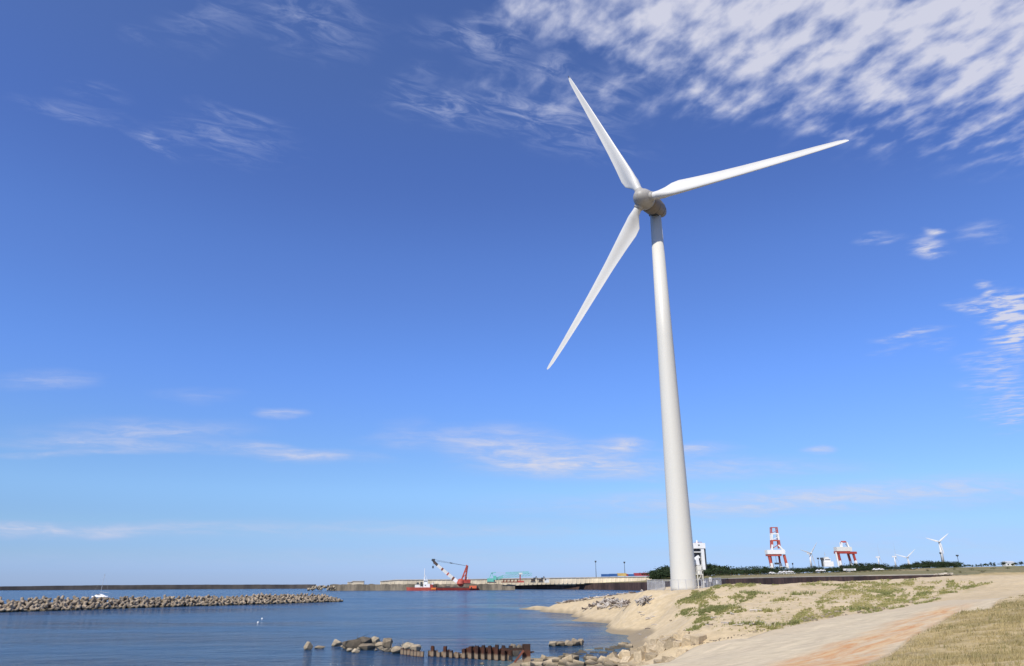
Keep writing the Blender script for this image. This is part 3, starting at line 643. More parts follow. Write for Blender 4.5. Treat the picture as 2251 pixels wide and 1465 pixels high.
        cl.rings([[tuple(hub+d*r+(tr*math.cos(2*math.pi*i/k)+fw*math.sin(2*math.pi*i/k))*q) for i in range(k)] for r, q in ((.6, .90), (1.72, .84), (1.98, .79), (2.0, .70))]); cl.build('root_collar', M['hub'], bl, True)
        if a == R(113.33):
            tip = hub+d*34.15+fw*1.72; tb = MB(); tb.tube(tip-d*.1, tip+d*.45, .07, .05); tb.build('tip_receptor', M['black'], bl)
    # entrance landing on the right side
    ax, ay = 1.72, -.5
    p = MB(); p.box((ax+.5, ay, 2.42), (1.1, 1.2, .12)); p.build('landing', M['tower'], root)
    for dx, dy in ((.98, -.52), (.98, .52), (.2, -.52)): l = MB(); l.tube((ax+dx, ay+dy, 0), (ax+dx, ay+dy, 2.36), .075); l.build('landing_post', M['tower'], root)
    br = MB(); br.bar((ax+.2, ay-.52, 1.5), (ax+.75, ay-.52, 2.34), .07); br.build('landing_brace', M['tower'], root)
    g = MB()
    for (x0, y0, x1, y1) in ((.05, -.58, 1.03, -.58), (1.03, -.58, 1.03, .58)):
        for h in (2.95, 3.5): g.tube((ax+x0, ay+y0, h), (ax+x1, ay+y1, h), .03, n=6)
        for q in np.linspace(0, 1, 3): g.tube((ax+x0+(x1-x0)*q, ay+y0+(y1-y0)*q, 2.48), (ax+x0+(x1-x0)*q, ay+y0+(y1-y0)*q, 3.5), .028, n=6)
    g.build('handrail', M['tower'], root)
    c = MB(); c.box((ax+.62, ay+.1, 3.1), (.62, .6, 1.2)); c.box((ax+.62, ay+.1, 3.74), (.7, .68, .07)); c.build('control_cabinet', M['offwhite'], root)
    s_ = MB()
    for k in range(8): s_.box((ax+.5, ay+.75+.27*k, 2.28-.29*k), (.8, .28, .05))
    for dx in (.1, .9): s_.bar((ax+dx, ay+.6, 2.4), (ax+dx, ay+2.9, .05), .06, .2)
    s_.build('stairs', M['galv'], root)
    dr = MB(); dr.box((1.64, -.55, 3.45), (.16, .85, 1.9), Matrix.Rotation(R(-24), 3, 'Z')); dr.build('door', M['towerdark'], root)
    return root
big_turbine()

# fence round the foot of the tower
def tower_fence():
    pts = [P(1424, 1297, 109.5), P(1543, 1297, 109.0), P(1586, 1290, 124), P(1462, 1296, 126)]
    x = [Vector((p[0], p[1], 0)) for p in pts]
    root = tag(empty('wire_fence', (x[0].x, x[0].y, float(ground(x[0].x, x[0].y)))), 'low pale grey wire mesh fence around the foot of the big turbine', 'fence'); o = Vector(root.location)
    rail, rail2, mesh = MB(), MB(), MB()
    for i in range(4):
        a, b = x[i], x[(i+1) % 4]; ln = (b-a).length; n = max(2, round(ln/1.15))
        za, zb = float(pts[i][2])-.03, float(pts[(i+1) % 4][2])-.03
        def at(t, h):
            p = a.lerp(b, t); return Vector((p.x, p.y, za*(1-t)+zb*t+h))-o
        for k in range(n):
            pm = MB(); pm.tube(at(k/n, -.6), at(k/n, 1.42), .04, n=6); pm.build('post', M['galv'], root)
            rail.tube(at(k/n, .1), at((k+1)/n, .1), .022, n=5); rail2.tube(at(k/n, 1.38), at((k+1)/n, 1.38), .022, n=5)
            for q in range(1, 6): mesh.bar(at((k+q/6)/n, .1), at((k+q/6)/n, 1.38), .008)
    rail.build('rail', M['galv'], root); rail2.build('rail', M['galv'], root); mesh.build('wire_mesh', M['galv'], root)
    return x
FX = tower_fence()
def plate(u, v, Y, w, h, label, name='notice_board', cat='sign', mat='white'):
    p = P(u, v, Y); m = MB(); m.box((0, 0, 0), (w, .03, h)); o = m.build(name, M[mat]); o.location = p; return tag(o, label, cat)
def fence_at(u):
    # nearest point of the right fence side under pixel column u
    a, b = FX[1], FX[2]; best = min(np.linspace(0, 1, 200), key=lambda t: abs(proj(np.array([a.x+(b.x-a.x)*t, a.y+(b.y-a.y)*t, 5.6]))[0]-u)); return a.lerp(b, best)
for u, dz, w, h, lab in [(1551.5, 1.0, .32, .3, 'small square white board on the fence nearest the turbine stairs'), (1564, 1.22, .42, .62, 'tallest white board on the fence right of the turbine'), (1578, 1.1, .40, .52, 'white board near the far right end of the wire fence')]:
    p = fence_at(u); m = MB(); m.box((0, 0, 0), (w, .03, h)); o = m.build('notice_board', M['white']); o.location = (p.x-.1, p.y-.08, float(ground(p.x, p.y))+dz); o.rotation_euler = (0, 0, R(20)); tag(o, lab, 'sign', 'white boards on the turbine fence')

# ------------------------------------------------------------------ concrete armour: tetrapods of the near breakwater
def tetrapod_mesh(k):
    m = MB(); dirs = [Vector((1, 1, 1)), Vector((1, -1, -1)), Vector((-1, 1, -1)), Vector((-1, -1, 1))]
    for d in dirs:
        d = d.normalized(); u = d.orthogonal().normalized(); w = d.cross(u); rings = []
        for t, r in ((-.08, .47), (.25, .44), (.95, .33), (1.06, .26)):
            rings.append([tuple(d*t+(u*math.cos(2*math.pi*i/10)+w*math.sin(2*math.pi*i/10))*r) for i in range(10)])
        m.rings(rings)
    return m.mesh('tetrapod', M['tetra'])
tet = [tetrapod_mesh(k) for k in range(1)]
BA, BB = PZ(-30, 1347.5, 0), PZ(757, 1323.0, 0)
def breakwater():
    ln = np.hypot(*(BB-BA)[:2]); t = (BB-BA)[:2]/ln; nrm = np.array([-t[1], t[0]])
    if nrm[1] < 0: nrm = -nrm
    cnt = 0
    core = MB(); k = 60; ring = []
    for i in range(k+1):
        s = ln*i/k; c = BA[:2]+t*s; e = 1 if 0 < i < k else .1; ring.append([tuple(c+nrm*.9)+(-1.5,), tuple(c+nrm*3.2)+(1.6*e+.4*fbm(i*.6, 3.),), tuple(c+nrm*6)+(1.6*e+.4*fbm(i*.6, 9.),), tuple(c+nrm*9)+(-1.5,)])
    core.rings(ring); co = core.build('rubble_core', M['darkrock']); tag(co, 'dark rubble mound under the tetrapods of the near breakwater', 'rubble mound')
    rows = [(.1, .15), (1.15, .85), (2.2, 1.55), (3.3, 2.15)]
    for j, (off, z) in enumerate(rows):
        n = 75
        for i in range(n):
            s = ln*(i+.5*(j % 2)+.3*random.uniform(-1, 1))/n
            endz = sstep(ln+.5, ln-7-2*j, s)
            lift = .55*fbm(s*.11, 2.)*(j/1.6)+.12*random.uniform(-1, 1)
            if j == 3: lift += .25*random.random()-(.9 if fbm(s*.23, 8.) < -.12 else 0)
            c = BA[:2]+t*s+nrm*(off+.25*random.uniform(-1, 1))
            o = link('tetrapod', tet[0]); o.location = (c[0], c[1], z*(.25+.75*endz)+lift); o.rotation_euler = (random.uniform(0, 6.3), random.uniform(0, 6.3), random.uniform(0, 6.3)); sc_ = random.uniform(.92, 1.12); o.scale = (sc_,)*3
            tag(o, 'brown concrete tetrapod piled in the breakwater off the beach', 'tetrapod', 'tetrapods of the near breakwater'); cnt += 1
    # the hidden seaward face
    sv = MB()
    me = tet[0]; vs = [v.co.copy() for v in me.vertices]; fs = [tuple(p.vertices) for p in me.polygons]
    for j, (off, z) in enumerate([(4.6, 2.0), (6.0, 1.1), (7.3, .2)]):
        for i in range(62):
            s = ln*(i+random.random()*.6)/62; c = BA[:2]+t*s+nrm*off; rot = Matrix.Rotation(random.uniform(0, 6.3), 3, 'Z') @ Matrix.Rotation(random.uniform(0, 6.3), 3, 'X')
            sv.add([rot @ v+Vector((c[0], c[1], z*(.4 if s > ln-6 else 1))) for v in vs], fs)
    tag(sv.build('tetrapod_slope', M['tetra']), 'mass of brown tetrapods on the seaward side of the breakwater', 'tetrapods', kind='stuff')
breakwater()

# ------------------------------------------------------------------ rocks
def rock_mesh(seed, n=22):
    r_ = random.Random(seed); bm = bmesh.new()
    for k in range(n):
        d = Vector((r_.gauss(0, 1), r_.gauss(0, 1), r_.gauss(0, 1))).normalized()*r_.uniform(.82, 1.05); bm.verts.new(d)
    h = bmesh.ops.convex_hull(bm, input=bm.verts[:]); bmesh.ops.delete(bm, geom=[g for g in h['geom_interior'] if isinstance(g, bmesh.types.BMVert)], context='VERTS')
    bmesh.ops.bevel(bm, geom=bm.edges[:], offset=.07, segments=2, affect='EDGES', profile=.6)
    for v in bm.verts: v.co *= 1+.05*math.sin(7*v.co.x+seed)*math.sin(6*v.co.y+2*seed)
    me = bpy.data.meshes.new('rock'); bm.to_mesh(me); bm.free(); return me
ROCKS = {}
def rock(u, vb, wpx, hpx, mat, label, z0=0., cat='rock', group=None, depth=.8, yaw=None, name='rock'):
    p = PZ(u, vb, z0); s = (wpx/FPX)*p[1]*1.09/2; h = (hpx/FPX)*p[1]*1.09
    k = (random.randrange(5), mat)
    if k not in ROCKS: me = rock_mesh(k[0]*7+3); me.materials.append(M[mat]); ROCKS[k] = me
    o = link(name, ROCKS[k]); o.location = (p[0], p[1]+s*depth*.6, z0+h*.35); o.scale = (s*1.15, s*depth*1.15, h*.68); o.rotation_euler = (0, 0, random.uniform(-.4, .4) if yaw is None else yaw)
    return tag(o, label, cat, group)
for u, vb, w, h, mat, lab in [
    (677, 1429, 17, 15, 'palerock', 'pale rounded rock alone at the far left end of the broken groyne'),
    (702, 1426, 20, 5, 'rock', 'low brown rock barely above the water right of the lone pale rock'),
    (738, 1421, 20, 12, 'palerock', 'pale topped rock left of the big dark boulder'),
    (776, 1428, 44, 22, 'darkrock', 'biggest dark slab-like boulder in the broken groyne'),
    (760, 1427, 20, 10, 'rock', 'brown stone leaning on the left side of the big dark boulder'),
    (798, 1420, 30, 16, 'darkrock', 'dark flat boulder behind the big dark slab'),
    (803, 1429, 36, 11, 'rock', 'long low brown rock in front of the dark boulders'),
    (823, 1417, 18, 14, 'palerock', 'pale pointed rock sticking up highest on the broken groyne'),
    (836, 1424, 24, 10, 'rock', 'brown rock between the pale pointed rock and the rounded end rock'),
    (850, 1426, 24, 19, 'rock', 'rounded tan rock with a dark right side at the end of the boulders'),
    (768, 1434, 14, 7, 'palerock', 'left one of two small pale stones in front of the dark slab'),
    (782, 1436, 15, 8, 'palerock', 'right one of two small pale stones in front of the dark slab'),
    (789, 1429, 10, 6, 'palerock', 'small pinkish pale stone against the front of the long brown rock'),
    (821, 1426, 10, 6, 'palerock', 'small pale stone below the pointed rock'),
    (837, 1429, 13, 8, 'palerock', 'pale stone in front of the tan end rock'),
    (847, 1433, 14, 8, 'palerock', 'light yellow stone at the water below the tan end rock'),
    (826, 1431, 6, 4, 'palerock', 'tiny white stone in the water before the boulders'),
    (872, 1437, 26, 13, 'rock', 'tan rock left of the short stump row'),
    (896, 1430, 24, 14, 'palerock', 'white topped rock behind the short stump row'),
    (912, 1433, 24, 13, 'palerock', 'pinkish white rock behind the right end of the stump row'),
    (858, 1434, 10, 6, 'darkrock', 'small dark rock between the boulders and the stump row'),
    (1130, 1443, 24, 22, 'darkrock', 'grey round boulder inside the right end of the rusty piling'),
    (1143, 1432, 16, 12, 'darkrock', 'dark boulder behind the grey round boulder at the piling'),
    (1060, 1461, 8, 4, 'palerock', 'small pale stone alone in the water in front of the rusty piling'),
    (1216, 1421, 20, 9, 'palerock', 'leftmost pale rock of the low row in the cove'),
    (1233, 1421, 22, 9, 'rock', 'second rock from the left in the low row in the cove'),
    (1251, 1421, 20, 11, 'rock', 'third tan rock of the low row in the cove'),
    (1264, 1420, 20, 13, 'rock', 'tallest tan rock of the low row in the cove'),
    (1277, 1419, 14, 12, 'rock', 'rightmost rock with a dark side in the low row in the cove')]:
    rock(u, vb, w, h, mat, lab, group='rocks standing in the shallow water')

# ------------------------------------------------------------------ rusty sheet piles of the old groyne
def pile_mesh(h, seed):
    r_ = random.Random(seed); m = MB(); w, d, t = .35, .18, .03
    prof = [(-w/2, 0), (-w*.28, d), (w*.28, d), (w/2, 0), (w/2-t, -.01), (w*.26, d-t), (-w*.26, d-t), (-w/2+t, -.01)]
    tops = [h+r_.uniform(-.10, .06) for _ in prof]
    prof = [(x, -y) for x, y in prof]
    m.rings([[(x, y, -1.2) for x, y in prof], [(x*1.0, y, h*.5) for x, y in prof], [(x, y, tops[i]) for i, (x, y) in enumerate(prof)]])
    return m
def pile_mat():
    m = NT('corroded_sheet_pile'); v = m.geo.outputs['Position']; n = m.noise(m.map(v, (2, 2, .6)), 1.2, 7, .65); n2 = m.noise(v, 7, 5, .7); z = m.sep(v)[2]
    c = m.mix(m.ramp(n, .35, .65), (.10, .038, .022), (.045, .026, .020)); c = m.mix(m.ramp(n2, .55, .7, 0, .6), c, (.21, .085, .045))
    band = m.math('MULTIPLY', m.ramp(m.math('ADD', z, m.math('MULTIPLY', n, .25)), .12, .22), m.ramp(m.math('ADD', z, m.math('MULTIPLY', n, .3)), .70, .46))
    c = m.mix(m.math('MULTIPLY', band, .8), c, (.33, .25, .165)); c = m.mix(m.ramp(z, .85, 1.05, 0, .6), c, (.03, .027, .025))
    m.bump(n2, .6, .03); return m.done(c, .9, .2)
M['pile'] = pile_mat()
A0, A1 = PZ(944, 1443.5, 0), PZ(1122, 1454, 0)
n = 26
for i in range(n):
    t = i/(n-1); p = A0*(1-t)+A1*t; front = i % 2
    h = lerp([0, .05, .1, .14, .2, .3, .42, .45, .6, 1], [.72, .86, .45, .6, .82, .5, .52, .98, 1.06, 1.15], t)+random.uniform(-.10, .10)-(.16 if front == 0 else 0)
    o = pile_mesh(h, i).build('sheet_pile', M['pile']); o.location = (p[0], p[1]+(.26 if front == 0 else 0), 0)
    o.rotation_euler = (random.uniform(-.03, .03), random.uniform(-.03, .03), math.pi*(1-front)-.04)
    lab = {0: 'leftmost rusty sheet pile of the long row', n-1: 'rightmost rusty sheet pile of the long row beside the grey boulder'}.get(i, 'rusty sheet pile with a pale foot in the long row off the beach')
    tag(o, lab, 'sheet pile', 'sheet piles of the old groyne')
for i, u in enumerate(np.linspace(884, 928, 7)):
    p = PZ(u, 1439+.13*(u-884), 0); o = pile_mesh(.42+.12*random.random(), 40+i).build('sheet_pile', M['pile']); o.location = tuple(p)
    tag(o, 'short rusty pile stump in the row before the white rocks', 'sheet pile', 'short pile stumps')
p = PZ(1158, 1457, 0); m = MB(); m.box((0, 0, .35), (.62, .4, 2.1)); m.box((-.33, -.03, .35), (.08, .46, 2.05)); o = m.build('corner_pile', M['pile']); o.location = tuple(p); tag(o, 'thick square rusty post ending the piling at the right', 'pile')
m = MB(); m.bar((-1.0, 0, .05), (-.25, -.1, .95), .16); o = m.build('fallen_beam', M['rust']); o.location = (p[0], p[1]-.35, 0); tag(o, 'slanting rusty beam leaning on the thick square post', 'beam')
m = MB(); m.bar((.2, .1, .75), (.62, .1, .8), .2, .12); o = m.build('beam_stub', M['brown']); o.location = tuple(p); tag(o, 'dark stub sticking out to the right of the thick square post', 'beam')
m = MB(); m.bar((-1.9, .45, .98), (-.1, .3, 1.0), .14, .2); o = m.build('waling_beam', M['pile']); o.location = tuple(p); tag(o, 'rusty crossbeam behind the grey boulder at the piling end', 'beam')

# ------------------------------------------------------------------ concrete blocks between the ramp and the cove
def block_mesh(seed):
    r_ = random.Random(seed); bm = bmesh.new(); bmesh.ops.create_cube(bm, size=1.0)
    for v in bm.verts: v.co += Vector((r_.uniform(-.04, .04), r_.uniform(-.04, .04), r_.uniform(-.04, .04)))
    bmesh.ops.bevel(bm, geom=bm.edges[:]+bm.verts[:], offset=.045, segments=2, affect='EDGES', profile=.6)
    me = bpy.data.meshes.new('concrete_block'); bm.to_mesh(me); bm.free(); me.materials.append(M['cube']); return me
blocks = [block_mesh(i) for i in range(5)]
def place_blocks():
    poly = [tuple(PZ(u, v, .4)[:2]) for u, v in [(1090, 1490), (1130, 1462), (1178, 1446), (1262, 1428), (1300, 1416), (1372, 1411)]]
    e = [np.array(q) for q in EDGE[1:6]]; e = [(q[0]-.55, q[1]+.55) for q in e]
    region = poly+[tuple(PZ(1440, 1410, 1.2)[:2])]+[(EDGE[5][0]-.6, EDGE[5][1]+.7)]+[(q[0], q[1]) for q in e[::-1][1:]]
    xs = [q[0] for q in region]; ys = [q[1] for q in region]; pts = []; tries = 0
    while tries < 16000 and len(pts) < 298:
        tries += 1; x, y = random.uniform(min(xs), max(xs)), random.uniform(max(min(ys), 26), max(ys))
        if not inpoly(np.array([x]), np.array([y]), region)[0]: continue
        if all((x-a)**2+(y-b)**2 > (.80)**2 for a, b in pts): pts.append((x, y))
    for x, y in pts:
        g = float(ground(x, y)); de = float(segdist(np.array([x]), np.array([y]), EDGE[:7])[0])
        top = .55+max(g, -.35)
        if de < 3.5: top = min(top, float(slab_top(x+.7, y-.7))-.30)
        top = min(top, max(g, 0)+.62)
        buried = sstep(44, 58, y+x*.25)*.42
        o = link('concrete_block', random.choice(blocks)); s = random.uniform(.72, .86); o.scale = (s, s*random.uniform(.9, 1.1), s*random.uniform(.85, 1.05))
        o.location = (x, y, top-.22-buried+random.uniform(-.12, .16)); o.rotation_euler = (random.gauss(.12, .26), random.gauss(0, .26), R(45)+random.gauss(0, .45))
        tag(o, 'beige concrete cube in the tumbled blocks beside the ramp', 'concrete block', 'concrete blocks beside the ramp')
place_blocks()

# ------------------------------------------------------------------ driftwood
M['drift'] = paint('bleached_driftwood', (.42, .375, .32), .85, .35, 2.5, (.10, .08, .06), .75, stretch=(.4, 3, 3))
M['driftdark'] = paint('dark_wet_driftwood', (.13, .10, .08), .85, .3, 2.5)
def log_mesh(seed, mat):
    r_ = random.Random(seed); m = MB(); n = 9; rings = []
    for k in range(9):
        t = k/8; x = t-.5; r = (.085*(1-.35*t)+(.05 if k == 0 else 0))*r_.uniform(.85, 1.15); cy, cz = .05*math.sin(3*t+seed), .04*math.sin(4*t+2*seed)
        rings.append([(x, cy+r*math.cos(2*math.pi*i/n), cz+r*math.sin(2*math.pi*i/n)) for i in range(n)])
    m.rings(rings)
    for b in range(2):
        t = r_.uniform(.3, .8)-.5; a = r_.uniform(0, 6.3); m.tube((t, 0, 0), (t+.12, .22*math.cos(a), .22*math.sin(a)), .035, .015, 6)
    return m.mesh('driftwood_log', M[mat])
LOGS = [log_mesh(i, 'drift') for i in range(5)]+[log_mesh(9, 'driftdark'), log_mesh(12, 'driftdark')]
def log(u, v, ln, dz=0., thick=1., label='', group=None, rz=None, tilt=None, dark=None):
    p, ok = hit([u], [v], 20, 260)
    if not ok[0]: return
    o = link('driftwood_log', LOGS[random.randrange(5, 7) if dark else random.randrange(5) if dark is not None else random.randrange(7)])
    o.location = (p[0][0], p[0][1], p[0][2]+.12*thick+dz); o.scale = (ln, ln*thick*.8, ln*thick*.8); o.rotation_euler = (random.uniform(0, 6.3), random.gauss(0, .15) if tilt is None else tilt, random.uniform(0, 6.3) if rz is None else rz)
    tag(o, label, 'driftwood', group)
def pile(cu, cv, su, sv, n, label, group, tall):
    for i in range(n):
        a = random.uniform(0, 6.28); r = math.sqrt(random.random()); fu, fv = r*math.cos(a), r*math.sin(a)
        log(cu+su*fu, cv+sv*fv, random.uniform(.9, 2.3), dz=tall*(1-r)*random.random(), thick=random.uniform(.7, 1.3), label=label, group=group, tilt=random.gauss(0, .3))
pile(1346, 1330.5, 38, 7.5, 110, 'grey bleached log in the larger driftwood heap on the beach', 'logs of the larger driftwood heap', 1.0)
pile(1419, 1323, 9, 4.0, 26, 'grey bleached log in the smaller driftwood heap near the turbine', 'logs of the smaller driftwood heap', .45)
log(1304, 1336, 2.0, .1, 1.8, 'thick dark stump end at the left end of the larger driftwood heap', None, .5, 0., True)
log(1327, 1337.5, 2.4, .15, 1.7, 'pale fat trunk lying at the front of the larger driftwood heap', None, -.8, 0., False)
for u in np.concatenate([np.linspace(1226, 1304, 26), np.linspace(1318, 1412, 9)]):
    v = lerp([1220, 1240, 1300, 1370, 1425], [1327.5, 1325, 1316.5, 1306.5, 1300], u)+random.uniform(.3, 1.6)
    log(u, v, random.uniform(1.0, 2.4), 0, random.uniform(.8, 1.5), 'short driftwood stick on the far crest of the sand spit', 'driftwood along the spit crest')
for u, v, ln, lab in [(1222, 1325.5, 4.5, 'dark log at the left end of the driftwood line on the spit crest'), (1290, 1340, 2.0, 'single stick left of the larger driftwood heap')]: log(u, v, ln, 0, 1.2, lab, None, .2, 0., True)
for i in range(34):
    u, v = random.uniform(1400, 1690), random.uniform(1345, 1418)
    if v > 1424-(u-1515)*.225 and u > 1480: continue
    log(u, v, random.uniform(.4, 1.1), 0, random.uniform(.6, 1.2), 'small dark stick strewn on the bare beach sand', 'sticks strewn on the beach', tilt=0.)
for u in np.linspace(1520, 1675, 22):
    log(u+random.uniform(-3, 3), 1423-(u-1515)*.222+random.uniform(-2.5, .5), random.uniform(.3, .7), -.04, random.uniform(.35, .6), 'dark stick in the drift line along the edge of the ramp', 'sticks along the ramp edge', rz=R(45)+random.gauss(0, .3), tilt=0., dark=True)
for i in range(40):
    k = random.random(); u, v = random.uniform(1640, 2080), 0
    v = lerp([1640, 1830, 1960, 2110], [1396, 1360, 1344, 1316], u)-random.uniform(1, 14)
    p, ok = hit([u], [v], 20, 150)
    if not ok[0]: continue
    kk = (random.randrange(5), 'rock'); 
    if kk not in ROCKS: me = rock_mesh(kk[0]*7+3); me.materials.append(M['rock']); ROCKS[kk] = me
    o = link('stone', ROCKS[kk]); s = random.uniform(.08, .26); o.location = (p[0][0], p[0][1], p[0][2]+s*.2); o.scale = (s, s, s*.7); o.rotation_euler = (0, 0, random.uniform(0, 6))
    tag(o, 'small stone scattered at the sandy side of the ramp', 'stone', 'stones along the ramp')

# ------------------------------------------------------------------ grass
def blades(name, pos, hgt, wid, nb, tone, mat, label, spread=.5, lean=.35):
    n = len(pos); N = n*nb
    base = np.repeat(pos, nb, 0); h = np.repeat(hgt, nb)*rng.uniform(.45, 1.15, N); w = np.repeat(wid, nb)*rng.uniform(.7, 1.3, N)
    a = rng.uniform(0, 2*np.pi, N); rad = np.repeat(hgt, nb)*spread*np.sqrt(rng.random(N)); base = base.copy(); base[:, 0] += np.cos(a)*rad; base[:, 1] += np.sin(a)*rad
    base[:, 2] = ground(base[:, 0], base[:, 1])-.03
    b = rng.uniform(0, 2*np.pi, N); dx, dy = np.cos(b), np.sin(b); l = h*rng.normal(0, lean, N)
    lx, ly = l*np.cos(a)+h*.18, l*np.sin(a)
    v = np.empty((N, 5, 3))
    for k, (t, ws) in enumerate(((0, 1), (0, -1), (.55, .75), (.55, -.75))):
        v[:, k, 0] = base[:, 0]+dx*w*ws/2+lx*t*t; v[:, k, 1] = base[:, 1]+dy*w*ws/2+ly*t*t; v[:, k, 2] = base[:, 2]+h*t
    v[:, 4, 0] = base[:, 0]+lx; v[:, 4, 1] = base[:, 1]+ly; v[:, 4, 2] = base[:, 2]+h*.95
    i = np.arange(N)[:, None]*5
    f = np.concatenate([i+np.array([[0, 1, 3]]), i+np.array([[0, 3, 2]]), i+np.array([[2, 3, 4]])], 0)
    me = np_mesh(name, v.reshape(-1, 3), f, mat)
    tn = np.clip(np.repeat(tone, nb)+rng.normal(0, .13, N), 0, 1); attr(me, 'tone', np.repeat(tn, 5)); attr(me, 'hgt', np.tile([0, 0, .55, .55, 1.], N))
    o = link(name, me)
    if label: tag(o, label, 'grass', kind='stuff')
    return o
def sample(poly, n, y1=170.):
    xs = [p[0] for p in poly]; ys = [p[1] for p in poly]; u = rng.uniform(min(xs), max(xs), n*3); v = rng.uniform(min(ys), max(ys), n*3)
    k = inpoly(u, v, poly); u, v = u[k][:n], v[k][:n]; p, ok = hit(u, v, 9., y1); return u[ok], v[ok], p[ok]
def grow(poly, n, idx, hr, tone, label, name, mat, nb, wmin=.012, spread=.5):
    big = [(a+(8 if a > sum(q[0] for q in poly)/len(poly) else -8), b+(6 if b > 1340 else -3)) for a, b in poly]
    u, v, p = sample(big, n); g = veg(u, v)[idx]; keep = rng.random(len(u)) < g; p, u, v = p[keep], u[keep], v[keep]
    s = sdf(p[:, 0], p[:, 1], SLAB); k = s > .2; p, u, v = p[k], u[k], v[k]
    d = np.hypot(p[:, 0], p[:, 1]); h = rng.uniform(hr[0], hr[1], len(p)); w = np.maximum(wmin, d*.00055)
    t = np.clip(tone+fbm(p[:, 0]*.3, p[:, 1]*.3, 4)*1.9, 0, 1); h = h*(1.25-.75*t)
    return blades(name, p, h, w, nb, t, mat, label, spread)
grow(G1, 7500, 0, (.10, .25), .24, 'green tufted dune grass on the sandy slope below the turbine', 'dune_grass', M['grass'], 11)
grow(G2, 14000, 1, (.09, .22), .46, 'olive and straw coloured grass along the dune crest and slope', 'dune_grass', M['grass'], 10)
def dry_patch():
    n = 42000; x = rng.uniform(6, 62, n*4); y = rng.uniform(9, 62, n*4); pz = ground(x, y); px, py = proj(np.stack([x, y, pz], -1))
    inside = sdf(x, y, SLAB) > .05
    g = veg(px, py)[2]; g = np.where(px > 2400, 1, g)*inside*(x > 4); d = np.hypot(x, y)
    bare = fbm(x*.35+4, y*.35, 4)
    keep = (rng.random(n*4) < g*np.clip(18/d, .28, 1.)*np.where(bare < -.10, .35, 1.)) & (x < 62)
    x, y, d, px, py = x[keep], y[keep], d[keep], px[keep], py[keep]; p = np.stack([x, y, ground(x, y)], -1)
    edge = np.clip(-sdf(px, py, G3)/30, 0, 1)
    h = rng.uniform(.05, .17, len(x))*(1+1.3*np.clip(fbm(x*.6, y*.6, 3), -.3, .5)); t = np.clip(.66+fbm(x*.45+7, y*.45, 4)*1.6-(edge < .35)*.18, 0, 1)
    tall = rng.random(len(x)) < .045; h = np.where(tall, h*rng.uniform(1.6, 2.6, len(x)), h); t = np.where(tall, np.clip(t+rng.normal(-.15, .35, len(x)), 0, 1), t)
    blades('dry_grass', p, h, np.maximum(.011, d*.0005), 9, t, M['dry'], 'straw coloured dry grass in the near right corner', 1.1, .5)
dry_patch()
G4 = [(1500, 1352), (1530, 1390), (1680, 1392), (1850, 1350), (1850, 1292), (1600, 1300), (1560, 1345)]
def sparse():
    u, v, p = sample(G4, 420); s_ = sdf(p[:, 0], p[:, 1], SLAB); p = p[s_ > .4]
    blades('sparse_grass', p, rng.uniform(.06, .2, len(p)), np.full(len(p), .035), 9, np.clip(rng.normal(.45, .2, len(p)), 0, 1), M['grass'], 'tiny scattered grass tufts on the bare sand of the dune slope', 1.0, .6)
sparse()
# single clumps one can point at
def clump(u, v, size, tone, label, nb=220):
    p, ok = hit([u], [v], 20, 170)
    if not ok[0]: return
    q = p[0]+rng.normal(0, 1, (26, 3))*np.array([size*.42, size*.35, 0]); q[:, 2] = ground(q[:, 0], q[:, 1])
    o = blades('grass_clump', q, np.full(26, .16+size*.12)*rng.uniform(.7, 1.2, 26), np.full(26, .05), nb//16, np.clip(rng.normal(tone, .1, 26), 0, 1), M['grass'], None, .45, .45)
    c = Vector(p[0]); o.data.transform(Matrix.Translation(-c)); o.location = c; tag(o, label, 'grass clump', 'grass clumps standing alone on the bare sand')
for u, v, s, t, lab in [(1507, 1345, 1.3, .2, 'round green clump alone low on the left slope of the dune'), (1534, 1379, 1.2, .25, 'small green clump at the very foot of the left grass band'), (1652, 1305, 1.9, .05, 'dark green clump at the right end of the left grass band'),
                        (1759, 1308, 2.0, .15, 'dark green clump alone on bare sand high in the middle of the dune'), (1718, 1320, 1.6, .4, 'low olive clump in the middle of the bare sand slope'), (1647, 1374, 1.5, .15, 'green clump low on the sand slope near the ramp'), (1620, 1347, 1.2, .4, 'thin streaky tuft on the middle of the sand slope'), (1612, 1338, 1.0, .45, 'faint thin tuft above the streaky tuft on the slope'),
                        (1700, 1384, 1.5, .5, 'yellowish clump touching the ramp edge at the foot of the dune'), (1685, 1345, 1.2, .5, 'straw coloured tuft left of the lower grass band'), (1739, 1376, 1.7, .05, 'bright green clump at the lower left end of the right grass band'), (1884, 1342, 1.8, .05, 'fresh green clump at the lower right end of the right grass band'), (2088, 1304, .7, .15, 'tiny dark tuft alone on the sand by the upper ramp')]:
    clump(u, v, s, t, lab)
for i, u in enumerate(np.linspace(1905, 2064, 17)):
    if i in (4, 9, 10): continue
    v = lerp([1905, 1960, 2064], [1360, 1345, 1318], u)+random.uniform(-1, 1); p, ok = hit([u], [v], 20, 120)
    if not ok[0]: continue
    q = p[0]+rng.normal(0, .13, (8, 3)); o = blades('joint_weed', q, np.full(8, .22), np.full(8, .035), 8, np.full(8, .25), M['grass'], None, .6, .6); z0 = float(slab_top(p[0][0], p[0][1]))
    c = Vector((p[0][0], p[0][1], p[0][2]))
    o.data.transform(Matrix.Translation(-c)); o.location = (c.x, c.y, max(z0, c.z)+.02); tag(o, 'small weed tuft growing in the joint along the ramp', 'weed', 'weeds along the ramp joint')

